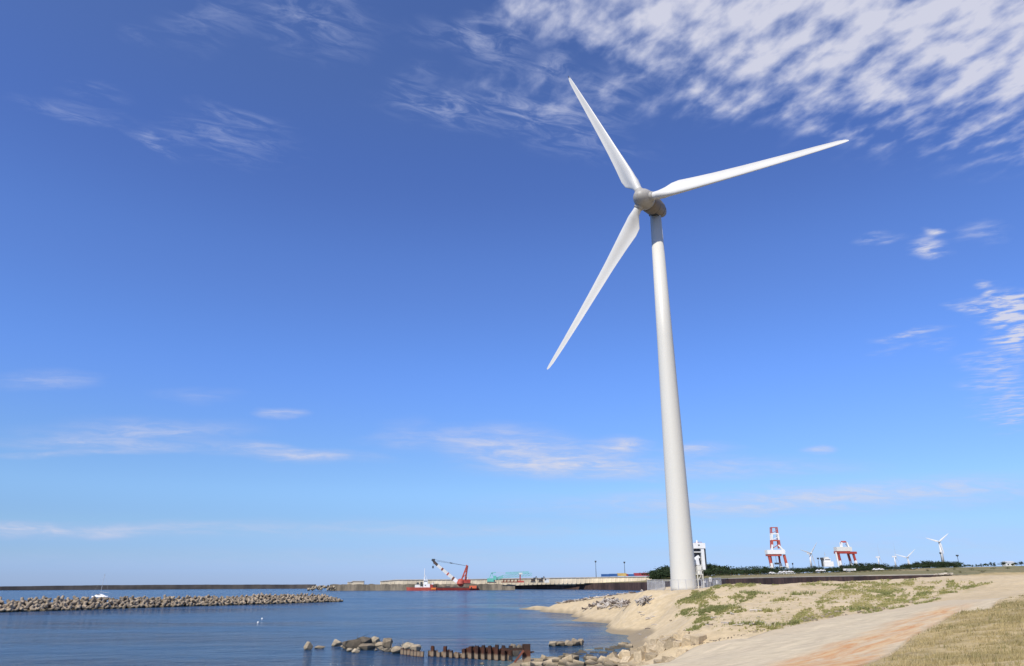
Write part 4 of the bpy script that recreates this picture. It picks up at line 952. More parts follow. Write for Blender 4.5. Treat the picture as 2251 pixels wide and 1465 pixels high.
# ------------------------------------------------------------------ trees on the far shore
def tree_meshes(seed, wide, conif, zc=.47):
    r_ = np.random.default_rng(seed); n = 520; tr = MB(); tr.tube((0, 0, -.3), (.05, .03, .45), .035, .022, 7); tr.tube((.05, .03, .45), (0, 0, .85), .022, .008, 6)
    for k in range(5):
        a = k*1.4+seed; tr.tube((.03, .02, .35+.08*k), (.28*wide*math.cos(a), .28*wide*math.sin(a), .45+.08*k), .014, .005, 5)
    trunk = tr.mesh('trunk', M['bark'])
    cl = r_.normal(0, 1, (11, 3)); cl[:, :2] *= .22*wide; cl[:, 2] = zc+.22*np.clip(cl[:, 2], -1.7, 1.5)
    if conif: cl[:, :2] *= (1.35-np.clip(cl[:, 2:3], .3, 1.)*1.0)*1.4
    v = []; f = []
    for i in range(n):
        c = cl[r_.integers(11)]+r_.normal(0, 1, 3)*np.array([.10*wide, .10*wide, .075]); c[2] = min(max(c[2], .03), 1.02); a, b = r_.normal(0, 1, 3), r_.normal(0, 1, 3)
        a /= np.linalg.norm(a); b -= a*a.dot(b); b /= np.linalg.norm(b); s = r_.uniform(.022, .06); o = len(v)
        v += [c+a*s, c+b*s*.8, c-a*s, c-b*s*.8]; f.append((o, o+1, o+2, o+3))
    return trunk, np_mesh('crown', np.array(v), np.array(f), M['leaf'])
TREES = [tree_meshes(i, w, c) for i, (w, c) in enumerate([(1.0, True), (1.25, False), (1.5, False), (.9, True), (1.7, False)])]
SHRUB = []
for t, c in [tree_meshes(20, 1.9, False, .26), tree_meshes(21, 2.2, False, .3)]:
    c.materials.clear(); c.materials.append(M['shrubleaf']); SHRUB.append((t, c))
def tree(u, vb, vt, Y, label, group, kinds=(0, 1, 2, 3, 4), wide=1., meshes=None, name='pine_tree'):
    b = P(u, vb, Y); t = P(u, vt, Y); h = (t[2]-b[2])
    me = (meshes or TREES)[random.choice(kinds)]; o = empty(name, tuple(b), random.uniform(0, 6.3)); tk = link('trunk', me[0], o); cr = link('crown', me[1], o); s = max(h, 1.2); o.scale = (s*wide, s*wide, s)
    return tag(o, label, 'tree' if name != 'shrub' else 'shrub', group)
TU = [1440, 1447, 1455, 1465, 1475, 1530, 1545, 1560, 1576, 1590, 1600, 1640, 1660, 1700, 1740, 1780, 1800, 1830, 1850, 1870, 1890, 1930, 1950, 1965, 1985, 2000, 2015, 2050, 2080, 2100, 2110, 2122]
TV = [1257, 1251, 1246, 1243, 1240, 1238, 1238, 1235, 1236, 1243, 1247, 1247, 1244, 1245, 1247, 1245, 1244, 1243, 1242, 1238, 1237, 1236.5, 1240, 1243.5, 1240, 1236, 1233, 1230.5, 1232, 1231, 1235, 1240]
def treeline():
    for layer, (dY, shrink, n) in enumerate([(120, 0, 120), (60, .15, 105), (10, .42, 110)]):
        for u in np.linspace(1446, 2118, n):
            u += random.uniform(-3, 3); vb = lerp(UU, BASEV, u); vt = lerp(TU, TV, u)+(random.uniform(-2.2, 3.0) if layer == 0 else random.uniform(0, 4)); vt = vt+(vb-vt)*shrink
            if 1462 < u < 1525 and random.random() < .6: continue
            hill = u < 1600
            tree(u, vb+.6, vt, base_Y(u)+dY*(1 if u > 1480 else .6), 'dark green tree in the wooded hillock behind the big turbine' if hill else 'dark green pine in the long belt of trees under the cranes' if u < 1990 else 'dark green pine in the taller clump below the rightmost distant turbine',
                 'trees of the wooded hillock' if hill else 'trees of the long pine belt' if u < 1990 else 'trees of the right pine clump', wide=(1.45 if hill else 1.15))
        for u in np.linspace(1442, 1476, 14): tree(u, lerp(UU, BASEV, u)+.6, lerp(TU, TV, u)+random.uniform(-.5, 2.5)+layer*5, base_Y(u)+40-10*layer, 'dark green tree in the wooded hillock behind the big turbine', 'trees of the wooded hillock', wide=1.5)
    for u in list(np.linspace(1424, 1600, 22))+list(np.linspace(1610, 2010, 42)):
        vb = lerp(UU, BASEV, u)+2.5; tree(u+random.uniform(-3, 3), vb+1, vb-random.uniform(4, 8), base_Y(u)-20, 'olive green bush along the front of the wooded hillock' if u < 1600 else 'olive green bush along the front of the long pine belt', 'bushes before the trees', (0, 1), 1., SHRUB, 'shrub')
    for u, vt, lab in [(2126, 1240, 'first small tree right of the pine clump'), (2133, 1239, 'reddish brown looking small tree left of the spaced row'), (2147, 1239.5, 'thin tree in the low row far right of the pine clump'), (2158, 1238, 'pale small tree left of the taller bushy pair'), (2168, 1236, 'slim tree just left of the wide bushy tree'), (2179, 1234.5, 'tall half of the wide bushy tree on the right'), (2187, 1235.5, 'wide bushy dark tree on the far right'), (2205, 1232.5, 'tall round headed tree left of the far grey house'), (2227, 1238, 'small bush against the right side of the far grey house'), (2235, 1234.5, 'square topped tree right of the far grey house'), (2246, 1232, 'tall tree at the right edge of the view'), (2139, 1241, 'lowest bush between the pine clump and the spaced row'), (2152, 1241, 'low bush under the pale small tree')]:
        tree(u, lerp(UU, BASEV, u)+.8, vt, 640, lab, 'spaced trees on the far right', (0, 1, 3), 1.0)
    for u in (2262, 2280, 2301, 2330): tree(u, 1243.5, 1234, 640, 'dark tree just past the right edge of the view', 'spaced trees on the far right', (0, 1, 3))
    for u, v, s in [(2097, 1251, 1.6), (2080, 1256, 1.4), (2135, 1252, 1.4), (2185, 1250, 1.5), (2040, 1254, 1.2), (2215, 1249, 1.5), (2160, 1257, 1.2), (2112, 1258, 1.3)]:
        tree(u, v+1.5, v-2.2*s, 330, 'low olive bush in the grassland at the far right', 'bushes in the grassland', (0, 1), 1., SHRUB, 'shrub')
treeline()

# ------------------------------------------------------------------ far turbines
M['farwhite'] = paint('distant_white_paint', (.62, .62, .62), .5, .04, .05)
def far_turbine(u, vhub, vbase, Y, blade_px, yaw, phase, label, rtow=1.9):
    hp = P(u, vhub, Y); bp = P(u, vbase, Y); s = pxm(Y); L_ = blade_px*s; H = hp[2]-bp[2]
    root = tag(empty('wind_turbine', (hp[0], hp[1], bp[2])), label, 'wind turbine', 'distant wind turbines')
    t = MB(); t.tube((0, 0, 0), (0, 0, H), rtow*1.25, rtow*.8, 14); t.build('tower', M['farwhite'], root, True)
    f = Vector((math.sin(yaw), -math.cos(yaw), 0)); sdv = Vector((math.cos(yaw), math.sin(yaw), 0)); up = Vector((0, 0, 1)); hub = Vector((0, 0, H+1.2))+f*4.2
    nb = MB(); q = f.to_track_quat('X', 'Z').to_matrix(); nb.box(Vector((0, 0, H+1.2))-f*2, (9.5, 3.6, 3.8), q, .9); nb.build('nacelle', M['farwhite'], root)
    hb = MB(); hb.tube(hub-f*1.5, hub+f*1.0, 2.0, 1.7, 12); hb.tube(hub+f*1.0, hub+f*2.2, 1.7, .3, 12); hb.build('hub', M['farwhite'], root, True)
    for k in range(3):
        a = phase+k*2*math.pi/3; d = sdv*math.cos(a)+up*math.sin(a); w = -sdv*math.sin(a)+up*math.cos(a); m = MB(); rings = []
        for t_, c_, th in ((.03, 1.9, 1.6), (.10, 2.2, 1.2), (.2, 3.4, .8), (.5, 2.4, .5), (.85, 1.3, .3), (1.0, .5, .15)):
            c = hub+d*L_*t_; rings.append([tuple(c+w*c_*.6), tuple(c+f*th*.5), tuple(c-w*c_*.4), tuple(c-f*th*.5)])
        m.rings(rings); m.build('blade', M['farwhite'], root)
    return root
far_turbine(1780, 1218, 1248, 1700, 29, R(25), R(47), 'distant white turbine between the tall red and white crane and the ship')
far_turbine(1930, 1226, 1244, 2300, 25, R(76), R(92), 'left one of two faint distant turbines with one blade straight up')
far_turbine(1966, 1225, 1247, 2300, 25, R(74), R(88), 'right one of two faint distant turbines with one blade straight up')
far_turbine(1995, 1227, 1247, 2200, 23, R(-40), R(42), 'short looking distant turbine just above the trees with one blade slanting right')
far_turbine(2065, 1193, 1240, 1500, 24, R(-28), R(40), 'tallest distant turbine, on the far right above the pine clump', 2.3)

# ------------------------------------------------------------------ harbour cranes
class PX:
    """builds a thing in photograph pixels around its own foot: x right, z up, y away"""
    def __init__(s, name, u, v, Y, label, cat, group=None):
        s.p = P(u, v, Y); s.k = pxm(Y); s.u, s.v = u, v; s.root = tag(empty(name, tuple(s.p)), label, cat, group)
    def c(s, u, v, y=0.): return Vector(((u-s.u)*s.k, y*s.k, (s.v-v)*s.k))
    def part(s, name, mat, boxes=(), bars=(), tubes=(), parent=None, smooth=False):
        m = MB()
        for (u0, v0, u1, v1, y, d) in boxes: m.box(s.c((u0+u1)/2, (v0+v1)/2, y), (abs(u1-u0)*s.k, d*s.k, abs(v1-v0)*s.k))
        for (u0, v0, y0, u1, v1, y1, w) in bars: m.bar(s.c(u0, v0, y0), s.c(u1, v1, y1), w*s.k)
        for (u0, v0, y0, u1, v1, y1, r0, r1) in tubes: m.tube(s.c(u0, v0, y0), s.c(u1, v1, y1), r0*s.k, r1*s.k, 14)
        return m.build(name, M[mat], parent or s.root, smooth)
c = PX('gantry_crane', 1712, 1250, 900, 'tall red and white harbour crane with a stacked lattice tower above the trees', 'crane')
for (u0, u1, y) in ((1695, 1698, 0), (1703, 1704, 14), (1720, 1721, 14), (1725.5, 1728.5, 0)):
    c.part('leg', 'redsteel' if y == 0 else 'red', bars=[(u0, 1224, y, u1, 1245, y, 4.2 if y == 0 else 3)]); c.part('leg_foot', 'white', bars=[(u1, 1240, y, u1+.6, 1250, y, 4.6)])
c.part('machine_house', 'white', boxes=[(1692, 1215, 1727, 1223, 4, 16)]); c.part('portal_beam', 'redsteel', boxes=[(1692.5, 1223.1, 1720, 1226.5, 4, 14)])
c.part('sloping_brace', 'white', bars=[(1716, 1206, -2, 1727, 1219, -2, 3), (1704, 1205, -2, 1702, 1215, -2, 3)])
for (va, vb_, mat, w) in ((1212, 1196, 'redsteel', 3.4), (1196, 1183, 'white', 2.8), (1183, 1171, 'redsteel', 2.0)):
    f = (1212-va)/41; g = (1212-vb_)/41; a0, a1, b0, b1 = 1704+3*f, 1704+3*g, 1719-1*f, 1719-1*g
    c.part('mast_section', mat, bars=[(a0, va, 0, a1, vb_, 0, w), (b0, va, 0, b1, vb_, 0, w), (a0, va, 8, a1, vb_, 8, w*.7), (b0, va, 8, b1, vb_, 8, w*.7), (a1, vb_+1, 0, b1, vb_+1, 0, w*.8), (a0, va, 0, (b0+b1)/2, (va+vb_)/2, 0, w*.4), (a1, vb_+1, 0, a1, vb_+1, 8, w*.6), (b1, vb_+1, 0, b1, vb_+1, 8, w*.6)])
c.part('operator_cab', 'dark', boxes=[(1707, 1239, 1714, 1242.5, 4, 6)], bars=[(1710, 1226, 4, 1710, 1239, 4, .5)])
c = PX('gantry_crane', 1865, 1248, 900, 'low wide red and white portal crane with a round dark top above the trees', 'crane')
for (u0, u1, y) in ((1848, 1850, 0), (1855, 1857, 14), (1878, 1881, 0), (1874, 1877, 14)):
    c.part('leg', 'redsteel' if y else 'red', bars=[(u0, 1218, y, u1, 1237, y, 3.6)]); c.part('leg_foot', 'white', bars=[(u1, 1235, y, u1+.3, 1248, y, 4)])
c.part('portal_beam', 'red', boxes=[(1845, 1217, 1872, 1221.5, 4, 14), (1872, 1218, 1884, 1222.5, 4, 14)]); c.part('machine_house', 'yellowbox', boxes=[]).data.materials[0] = M['offwhite']
c.part('house', 'offwhite', boxes=[(1846, 1209, 1876, 1217, 4, 15)]); c.part('apex_tower', 'white', bars=[(1859, 1200, 0, 1858, 1210, 0, 2.2), (1869, 1200, 0, 1872, 1210, 0, 2.2), (1869, 1203, 6, 1878, 1215, 6, 1.8), (1859, 1200, 8, 1859, 1210, 8, 1.8)])
c.part('winch_housing', 'red', tubes=[(1864.5, 1200.5, 4, 1864.5, 1197.5, 4, 6.4, 4.2)]); c.part('ladder_tower', 'white', bars=[(1844, 1219, -1, 1846, 1246, -1, 2.6)]); c.part('buffer', 'red', boxes=[(1884, 1218, 1887, 1222, 4, 5)])
for o in list(c.root.children):
    if o.name.startswith('machine_house') and len(o.data.vertices) == 0: bpy.data.objects.remove(o)
# ship beyond the trees
c = PX('ship', 1819, 1246, 1300, 'white ship bridge with dark funnels showing above the trees between two cranes', 'ship')
c.part('lower_deckhouse', 'white', boxes=[(1811, 1236.5, 1829, 1246, 0, 14)]); c.part('upper_deckhouse', 'white', boxes=[(1813, 1231, 1825, 1236.4, 0, 10)]); c.part('bridge_roof', 'offwhite', boxes=[(1815, 1228, 1822, 1230.9, 0, 8)])
c.part('funnel', 'dark', boxes=[(1807.5, 1229, 1812.5, 1233, 0, 5), (1808.5, 1233.1, 1810.8, 1246, 0, 4)]); c.part('mast', 'galv', bars=[(1817, 1228, 0, 1817, 1219, 0, .6), (1815, 1223, 0, 1819, 1223, 0, .5)]); c.part('window_band', 'darkglass', boxes=[(1814, 1232.5, 1824, 1233.8, -5.2, .3)])
# tall white tower building beside the big turbine
c = PX('tower_building', 1538, 1242, 700, 'tall white tower with a dark recess just right of the big turbine', 'building')
c.part('head', 'white', boxes=[(1525.5, 1201, 1551, 1211.3, 4, 20)]); c.part('shaft', 'white', boxes=[(1542, 1211.4, 1548, 1258, 4, 18)]); c.part('back_wall', 'towerdark', boxes=[(1527, 1211.4, 1541.9, 1258, 10, 6)]); c.part('side_wall', 'dark', boxes=[(1548.1, 1211.4, 1551.8, 1258, 6, 16)])  # shade painted in as colour: dark recess back and dark right side wall
c.part('floor_band', 'offwhite', boxes=[(1526, 1217, 1542.5, 1219, 3, 15)]); c.part('sloping_chute', 'white', bars=[(1529, 1232, 0, 1538, 1226, 0, 6), (1533, 1228, -1.2, 1535, 1252, -1.2, 6)]); c.part('window', 'darkglass', boxes=[(1536.5, 1204, 1540, 1206, -6.1, .3)])
c.part('roof_dome', 'white', tubes=[(1537.5, 1200.9, 4, 1537.5, 1195, 4, 2.2, 1.2)]); c.part('roof_rail', 'red', bars=[(1532, 1199, 0, 1546, 1199, 0, .6), (1532, 1199, 0, 1532, 1201, 0, .5), (1546, 1199, 0, 1546, 1201, 0, .5), (1539, 1199, 0, 1539, 1201, 0, .5)])

# ------------------------------------------------------------------ crane barge and tug
def hull(c, name, mat, u0, u1, vt, vb, d, rake0, rake1, parent=None):
    m = MB(); k = c.k; y0, y1 = -d/2*k, d/2*k; A = c.c(u0, vt); B = c.c(u1, vt); zb = c.c(u0, vb).z-1.0
    xs = [A.x, A.x+rake0*k, B.x-rake1*k, B.x]
    m.add([(xs[0], 0 if rake0 > 3 else y0, A.z+(.6*k if rake0 > 3 else 0)), (xs[1], y0, A.z), (xs[2], y0, A.z), (xs[3], y0, A.z), (xs[3], y1, A.z), (xs[2], y1, A.z), (xs[1], y1, A.z), (xs[0]+1.2*k*(rake0 > 0), 0 if rake0 > 3 else y0, zb), (xs[1], y0*.85, zb), (xs[2], y0*.85, zb), (xs[3]-.6*k, y0*.85, zb), (xs[3]-.6*k, y1*.85, zb), (xs[2], y1*.85, zb), (xs[1], y1*.85, zb)],
          [(0, 1, 2, 3, 4, 5, 6), (0, 7, 8, 1), (1, 8, 9, 2), (2, 9, 10, 3), (3, 10, 11, 4), (4, 11, 12, 5), (5, 12, 13, 6), (6, 13, 7, 0), (7, 13, 12, 11, 10, 9, 8)])
    return m.build(name, M[mat], parent or c.root)
c = PX('tugboat', 925, 1297.3, 940, 'small red workboat with white cabin and mast left of the crane barge', 'boat')
h_ = hull(c, 'hull', 'redsteel', 896.5, 956, 1292.6, 1297.3, 12, 7, 2); c.part('boot_stripe', 'orange', boxes=[(946, 1293.6, 955.4, 1296.5, -6.05, .3)], parent=h_); c.part('bulwark', 'white', boxes=[(914, 1291.0, 929, 1292.5, -5.2, .5), (914, 1291.0, 929, 1292.5, 5.2, .5)])
c.part('cabin', 'white', boxes=[(930, 1286, 943, 1292.6, 0, 9)]); w_ = c.part('wheelhouse', 'white', boxes=[(930.5, 1278.4, 938, 1285.9, 0, 7)]); c.part('window', 'darkglass', boxes=[(931.2, 1280, 937.4, 1281.8, -3.6, .2)], parent=w_); c.part('window', 'darkglass', boxes=[(933, 1288, 935, 1289.6, -4.6, .2)])
c.part('aft_house', 'red', boxes=[(943.1, 1287.5, 948.5, 1292.6, 0, 8)]); c.part('engine_cover', 'offwhite', boxes=[(946.0, 1284.3, 949.5, 1287.4, 0, 5)]); c.part('mast', 'white', tubes=[(931.4, 1278.4, 0, 931.4, 1257, 0, 1.0, .5)], bars=[(930.6, 1270, -2, 930.6, 1270, 2, .5)]); c.part('funnel', 'dark', boxes=[(924.4, 1282.5, 928.0, 1290.5, 0, 4)]); c.part('winch', 'dark', tubes=[(918.8, 1285.3, -1.5, 918.8, 1285.3, 1.5, 2.2, 2.2)]); c.part('foredeck_house', 'offwhite', boxes=[(913.5, 1287.6, 924, 1292.6, 0, 7)])
c.part('stay', 'white', bars=[(931.6, 1268, 0, 938, 1280, 0, .45)])
c = PX('crane_barge', 1000, 1297.3, 965, 'long dark red crane barge with striped boom moored at the stone quay', 'crane barge')
hull(c, 'hull', 'red', 943, 1047, 1293.8, 1297.3, 26, 1, 1); c.part('deck_edge', 'brown', boxes=[(960, 1291.8, 1030, 1293.7, -10, 1.5)])
c.part('stern_block', 'orangered', boxes=[(1029, 1289.6, 1043, 1294.5, -13.4, 3), ]); c.part('fender', 'black', tubes=[(1044.6, 1292.6, -13.8, 1044.6, 1292.6, -11, 2.0, 2.0)]); c.part('fender', 'black', tubes=[(1033, 1293.4, -15.1, 1033, 1293.4, -14.2, 1.5, 1.5)])
c.part('deck_shed', 'brown', boxes=[(951, 1287.6, 964, 1292.2, -6, 6)]); c.part('spud_winch', 'dark', boxes=[(1016, 1285, 1032, 1291.5, 2, 8)]); c.part('deck_gear', 'dark', boxes=[(968, 1291, 976, 1293.6, -5, 5), (982, 1290.4, 990, 1293.6, -5, 5), (996, 1291, 1006, 1293.6, -4, 5)])
c.part('turret', 'redsteel', tubes=[(1010.5, 1289.5, -2, 1010.5, 1285.8, -2, 4.5, 7.4), (1010.5, 1285.7, -2, 1010.5, 1280, -2, 7.4, 6.2), (1010.5, 1279.9, -2, 1010.5, 1276.5, -2, 6.2, 2.5)], smooth=False); c.part('machinery_house', 'red', boxes=[(1014, 1278, 1030, 1284.8, 2, 11)]); c.part('cab_window', 'offwhite', boxes=[(1019, 1273, 1025.5, 1277.8, 1, 6)])
c.part('a_frame', 'redsteel', bars=[(1012, 1280, -4, 1022.6, 1252, -2, 2.0), (1012, 1280, 6, 1022.6, 1252, 4, 2.0), (1020, 1278, -4, 1024, 1252, -2, 2.0), (1020, 1278, 6, 1024, 1252, 4, 2.0), (1015, 1272, -4, 1021.5, 1270, -4, 1.1), (1018, 1264, -3, 1022.4, 1262, -3, 1.1), (1016, 1270, -4, 1022, 1261, -3, .9), (1013, 1278, -4, 1021, 1268, -4, .9), (1022, 1252, -2, 1022, 1252, 4, 2.4)])
bx = [(1004.5, 1282.2), (998, 1277.2), (995, 1274.8), (987, 1268.6), (984.6, 1266.8), (976, 1260), (973, 1257.8), (965, 1251.3), (957.5, 1244.8), (953, 1240.6)]
for i, mat in enumerate(['white', 'rust', 'offwhite', 'redsteel', 'offwhite', 'rust', 'offwhite', 'brown', 'dark']):
    (a, b), (d, e) = bx[i], bx[i+1]; w = 6.6-.22*i if i < 8 else 2.8; m = MB(); m.bar(c.c(a, b, -2), c.c(d, e, -2), w*.9*c.k, w*c.k); m.build('boom_section', M[mat], c.root)
c.part('boom_sheave', 'dark', boxes=[(953.5, 1239.2, 959.5, 1243.2, -2, 4)]); c.part('pendant_cable', 'dark', bars=[(958, 1240.5, -2, 1022, 1252.5, -1, .42), (962, 1243.5, 0, 1022, 1252.5, 2, .42), (989, 1246.6, -2, 994, 1247.5, -2, 1.5)])
c.part('hoist_cable', 'dark', bars=[(956.6, 1243, -2, 956, 1253, -2, .35)]); c.part('hook_block', 'dark', boxes=[(954.6, 1252.6, 957.4, 1257, -2, 2.2)])

# ------------------------------------------------------------------ turquoise crawler crane and the machines on the quay
c = PX('crawler_crane', 1080, 1281, 985, 'turquoise crawler crane with its lattice boom lowered along the quay', 'crane')
c.part('house', 'turq', boxes=[(1072, 1273.2, 1087, 1279.4, 0, 7)]); c.part('cab', 'turq', boxes=[(1084, 1268.5, 1090, 1276, -4.2, 4)]); c.part('track', 'dark', boxes=[(1072, 1279.5, 1090, 1281.5, -2.4, 2.2), (1072, 1279.5, 1090, 1281.5, 3, 2.2)]); c.part('gantry', 'turq', bars=[(1076, 1273, 0, 1081, 1262.5, 0, 1.1), (1085, 1273, 0, 1081, 1262.5, 0, 1.1), (1081, 1262.5, -2, 1081, 1262.5, 3, 1.2), (1079, 1264, 0, 1089, 1262, 0, 1.2)])
def lattice(c, name, mat, pts, w, n):
    m = MB()
    for (a, b), (d, e) in zip(pts[:-1], pts[1:]):
        L_ = [(-w/2, -w/2), (-w/2, w/2), (w/2, -w/2), (w/2, w/2)]
        for (y, z) in L_: m.bar(c.c(a, b+z, y), c.c(d, e+z, y), .55*c.k)
        for i in range(n):
            t0, t1 = i/n, (i+1)/n; p0 = (a+(d-a)*t0, b+(e-b)*t0); p1 = (a+(d-a)*t1, b+(e-b)*t1)
            m.bar(c.c(p0[0], p0[1]-w/2, -w/2), c.c(p1[0], p1[1]+w/2, -w/2), .4*c.k); m.bar(c.c(p0[0], p0[1]+w/2, w/2), c.c(p1[0], p1[1]-w/2, w/2), .4*c.k); m.bar(c.c(p0[0], p0[1]-w/2, -w/2), c.c(p0[0], p0[1]+w/2, -w/2), .4*c.k)
    return m.build(name, M[mat], c.root)
lattice(c, 'boom', 'turq', [(1090, 1274.5), (1103, 1270), (1160, 1266)], 5, 9); lattice(c, 'jib', 'turq', [(1108, 1263.6), (1154, 1262.0)], 2.6, 9); c.part('pendant_cable', 'galv', bars=[(1081, 1262.5, 0, 1108, 1263.0, 0, .35)])
c = PX('pile_rack', 1122, 1281, 960, 'low rust red machine parts lying under the turquoise boom', 'machinery')
c.part('frame', 'rust', boxes=[(1104, 1279.2, 1140, 1281, 0, 4)])
for u in (1108, 1114, 1121, 1128, 1135): c.part('upright', 'rust', bars=[(u, 1281, 0, u+1.5, 1275.5, 0, 2.2)])
c = PX('drill_rig', 1144, 1281, 950, 'red machine with a short upright mast before the turquoise boom end', 'machinery')
c.part('base', 'redsteel', boxes=[(1139, 1277.6, 1151, 1281, 0, 5)]); c.part('mast', 'red', boxes=[(1142.4, 1264.5, 1144.6, 1277.5, 0, 2)]); c.part('head', 'offwhite', boxes=[(1141, 1262.8, 1148, 1266.0, -1.4, 2)])
for u, lab in ((1172, 'left one of two brown excavators at the cream sea wall'), (1189, 'right one of two brown excavators, arm bent towards the sea wall')):
    c = PX('excavator', u, 1281, 960, lab, 'excavator'); c.part('track', 'dark', boxes=[(u-5, 1278.8, u+5, 1281, -2, 2), (u-5, 1278.8, u+5, 1281, 2.5, 2)]); c.part('house', 'brown', boxes=[(u-4, 1274.8, u+4, 1278.7, 0, 5)]); c.part('cab', 'dark', boxes=[(u+.5, 1271.8, u+4, 1276, -2.8, 2)]); c.part('arm', 'brown', bars=[(u+3, 1276, 0, u+6, 1269.5, 0, 1.2), (u+6, 1269.5, 0, u+9, 1274.5, 0, 1.0)]); c.part('bucket', 'dark', boxes=[(u+8, 1274, u+10.5, 1277, 0, 2.5)])
c = PX('site_hut', 1206, 1281.5, 1000, 'small pale site hut at the foot of the sea wall by the excavators', 'hut'); c.part('wall', 'offwhite', boxes=[(1198, 1274.5, 1207, 1281.5, 0, 6)]); c.part('roof', 'galv', boxes=[(1197.4, 1273.6, 1207.6, 1274.4, 0, 7)])

# ------------------------------------------------------------------ lamp masts, containers, cars, houses
def lamp_mast(u, vt, vb, Y, label, head=3.2, mat='dark'):
    c = PX('floodlight_mast', u, vb, Y, label, 'light mast', 'floodlight masts'); c.part('pole', mat, tubes=[(u, vb, 0, u, vt, 0, .62, .32)]); h = c.part('lamp_head', mat, boxes=[(u-head/2, vt-1.0, u+head/2, vt+1.6, 0, 2)], tubes=[(u, vt+1.5, 0, u, vt+2.6, 0, 1.1, .6)])
lamp_mast(1310.6, 1239.5, 1270, 1300, 'left thin floodlight mast behind the sea wall')
lamp_mast(1374, 1241, 1268, 1300, 'right thin floodlight mast behind the containers')
lamp_mast(1800.8, 1230.5, 1248, 900, 'dark floodlight mast just left of the ship', 3.6)
lamp_mast(2108.6, 1224.5, 1244, 800, 'dark floodlight mast right of the tallest distant turbine', 4.6)
lamp_mast(2072, 1219.5, 1242, 1100, 'dark headed light mast overlapping the tower of the tallest distant turbine', 3.4)
lamp_mast(1743.5, 1240.5, 1249, 900, 'very short dark lamp in the trees right of the tall crane', 2.2)
def container(u0, u1, vt, vb, mat, label):
    c = PX('container', (u0+u1)/2, vb, 1040, label, 'container', 'containers behind the sea wall'); m = MB(); k = c.k; x0, x1, h = c.c(u0, vb).x, c.c(u1, vb).x, (vb-vt)*k; n = 22
    ring0 = []; pts = []
    for i in range(n*2+1): pts.append((x0+(x1-x0)*i/(n*2), -1.22+(.06 if i % 2 else 0)))
    pts += [(x1, 1.22), (x0, 1.22)]; m.rings([[(x, y, 0) for x, y in pts], [(x, y, h) for x, y in pts]]); m.build('body', M[mat], c.root); d = MB()
    for x in (x0, x1):
        for y in (-1.25, 1.25): d.box((x, y, h/2), (.2, .2, h+.06))
    d.build('corner_posts', M[mat], c.root)
for a in [(1323, 1340, 1263.2, 1268.0, 'bluebox', 'leftmost blue container on the sea wall'), (1340.6, 1357, 1262.6, 1267.6, 'bluebox', 'second blue container, touching the tan one'), (1358, 1376, 1261.4, 1266.8, 'yellowbox', 'tan yellow container between the blue ones'), (1376.5, 1380, 1263, 1266.8, 'redbox', 'narrow red container end beside the tan one'), (1382, 1393.5, 1263.2, 1266.8, 'bluebox', 'short blue container left of the red row'),
          (1394.5, 1413, 1261.0, 1266.6, 'redbox', 'left red container in the row at the wooded hillock'), (1413.6, 1432, 1260.4, 1266.4, 'redbox', 'middle red container in the row at the wooded hillock'), (1432.6, 1447, 1260.6, 1266.2, 'redbox', 'right red container half hidden by the trees')]: container(*a)
def far_car(u, vb, Y, label, mat='white'):
    c = PX('parked_car', u, vb, Y, label, 'car', 'cars parked before the pine belt'); k = 1/c.k; q = lambda x: u+x*k
    b = MB(); b.rings([[(-2.1, y, .35), (-2.1, y, .8), (-1.5, y*.97, .92), (-.9, y*.85, 1.42), (.7, y*.85, 1.42), (1.3, y*.97, .95), (2.1, y, .8), (2.1, y, .35)] for y in (-.82, .82)]); b.build('body', M[mat], c.root)
    g = MB(); g.box((-.1, -.80, 1.16), (1.7, .05, .36)); g.build('window', M['darkglass'], c.root)
    for x in (-1.3, 1.3):
        for y in (-.78, .78): w = MB(); w.tube((x, y-.08, .32), (x, y+.08, .32), .32, n=12); w.build('wheel', M['black'], c.root)
for i, (u, v, lab) in enumerate([(1697, 1262.0, 'white car parked alone before the pine belt under the tall crane'), (1718, 1260.2, 'left car of the close row under the tall crane'), (1727, 1259.8, 'second car of the close row under the tall crane'), (1738, 1259.6, 'right car of the close row under the tall crane'), (1800, 1257.0, 'pale car left of the bright white van'), (1808, 1256.4, 'white car with its front towards the low wide crane'), (1925, 1254.2, 'left far car near the pine clump'), (1936, 1253.9, 'right far car near the pine clump')]):
    far_car(u, v, base_Y(u)-70, lab)
c = PX('parked_van', 1868, 1255.3, 540, 'long bright white bus-like van parked below the low wide crane', 'van'); c.part('body', 'white', boxes=[(1856.5, 1251.2, 1879, 1254.7, 0, 6)]); c.part('window', 'darkglass', boxes=[(1859, 1251.9, 1876, 1252.8, -3.05, .1)])
for u in (1860, 1875): c.part('wheel', 'black', tubes=[(u, 1254.6, -3.1, u, 1254.6, -2.3, .8, .8)])
c = PX('guard_rail', 1722, 1262, 470, 'long pale guard rail in the grass in front of the pine belt', 'guard rail'); c.part('rail', 'offwhite', boxes=[(1700, 1260.4, 1745, 1261.0, 0, .3)])
for u in np.linspace(1701, 1744, 9): c.part('post', 'offwhite', boxes=[(u-.25, 1261.1, u+.25, 1262.6, 0, .3)])
c = PX('house', 2218, 1245.5, 720, 'small far grey house between the trees at the far right', 'house'); c.part('wall', 'offwhite', boxes=[(2209, 1239, 2227, 1246, 0, 12)]); m = MB(); a, b = c.c(2208, 1239), c.c(2228, 1239); yk = 6.6*c.k; m.add([(a.x, -yk, a.z), (b.x, -yk, a.z), (b.x, yk, a.z), (a.x, yk, a.z), (a.x, 0, a.z+3.2*c.k), (b.x, 0, a.z+3.2*c.k)], [(0, 1, 5, 4), (2, 3, 4, 5), (0, 4, 3), (1, 2, 5), (0, 3, 2, 1)]); m.build('roof', M['galv'], c.root)
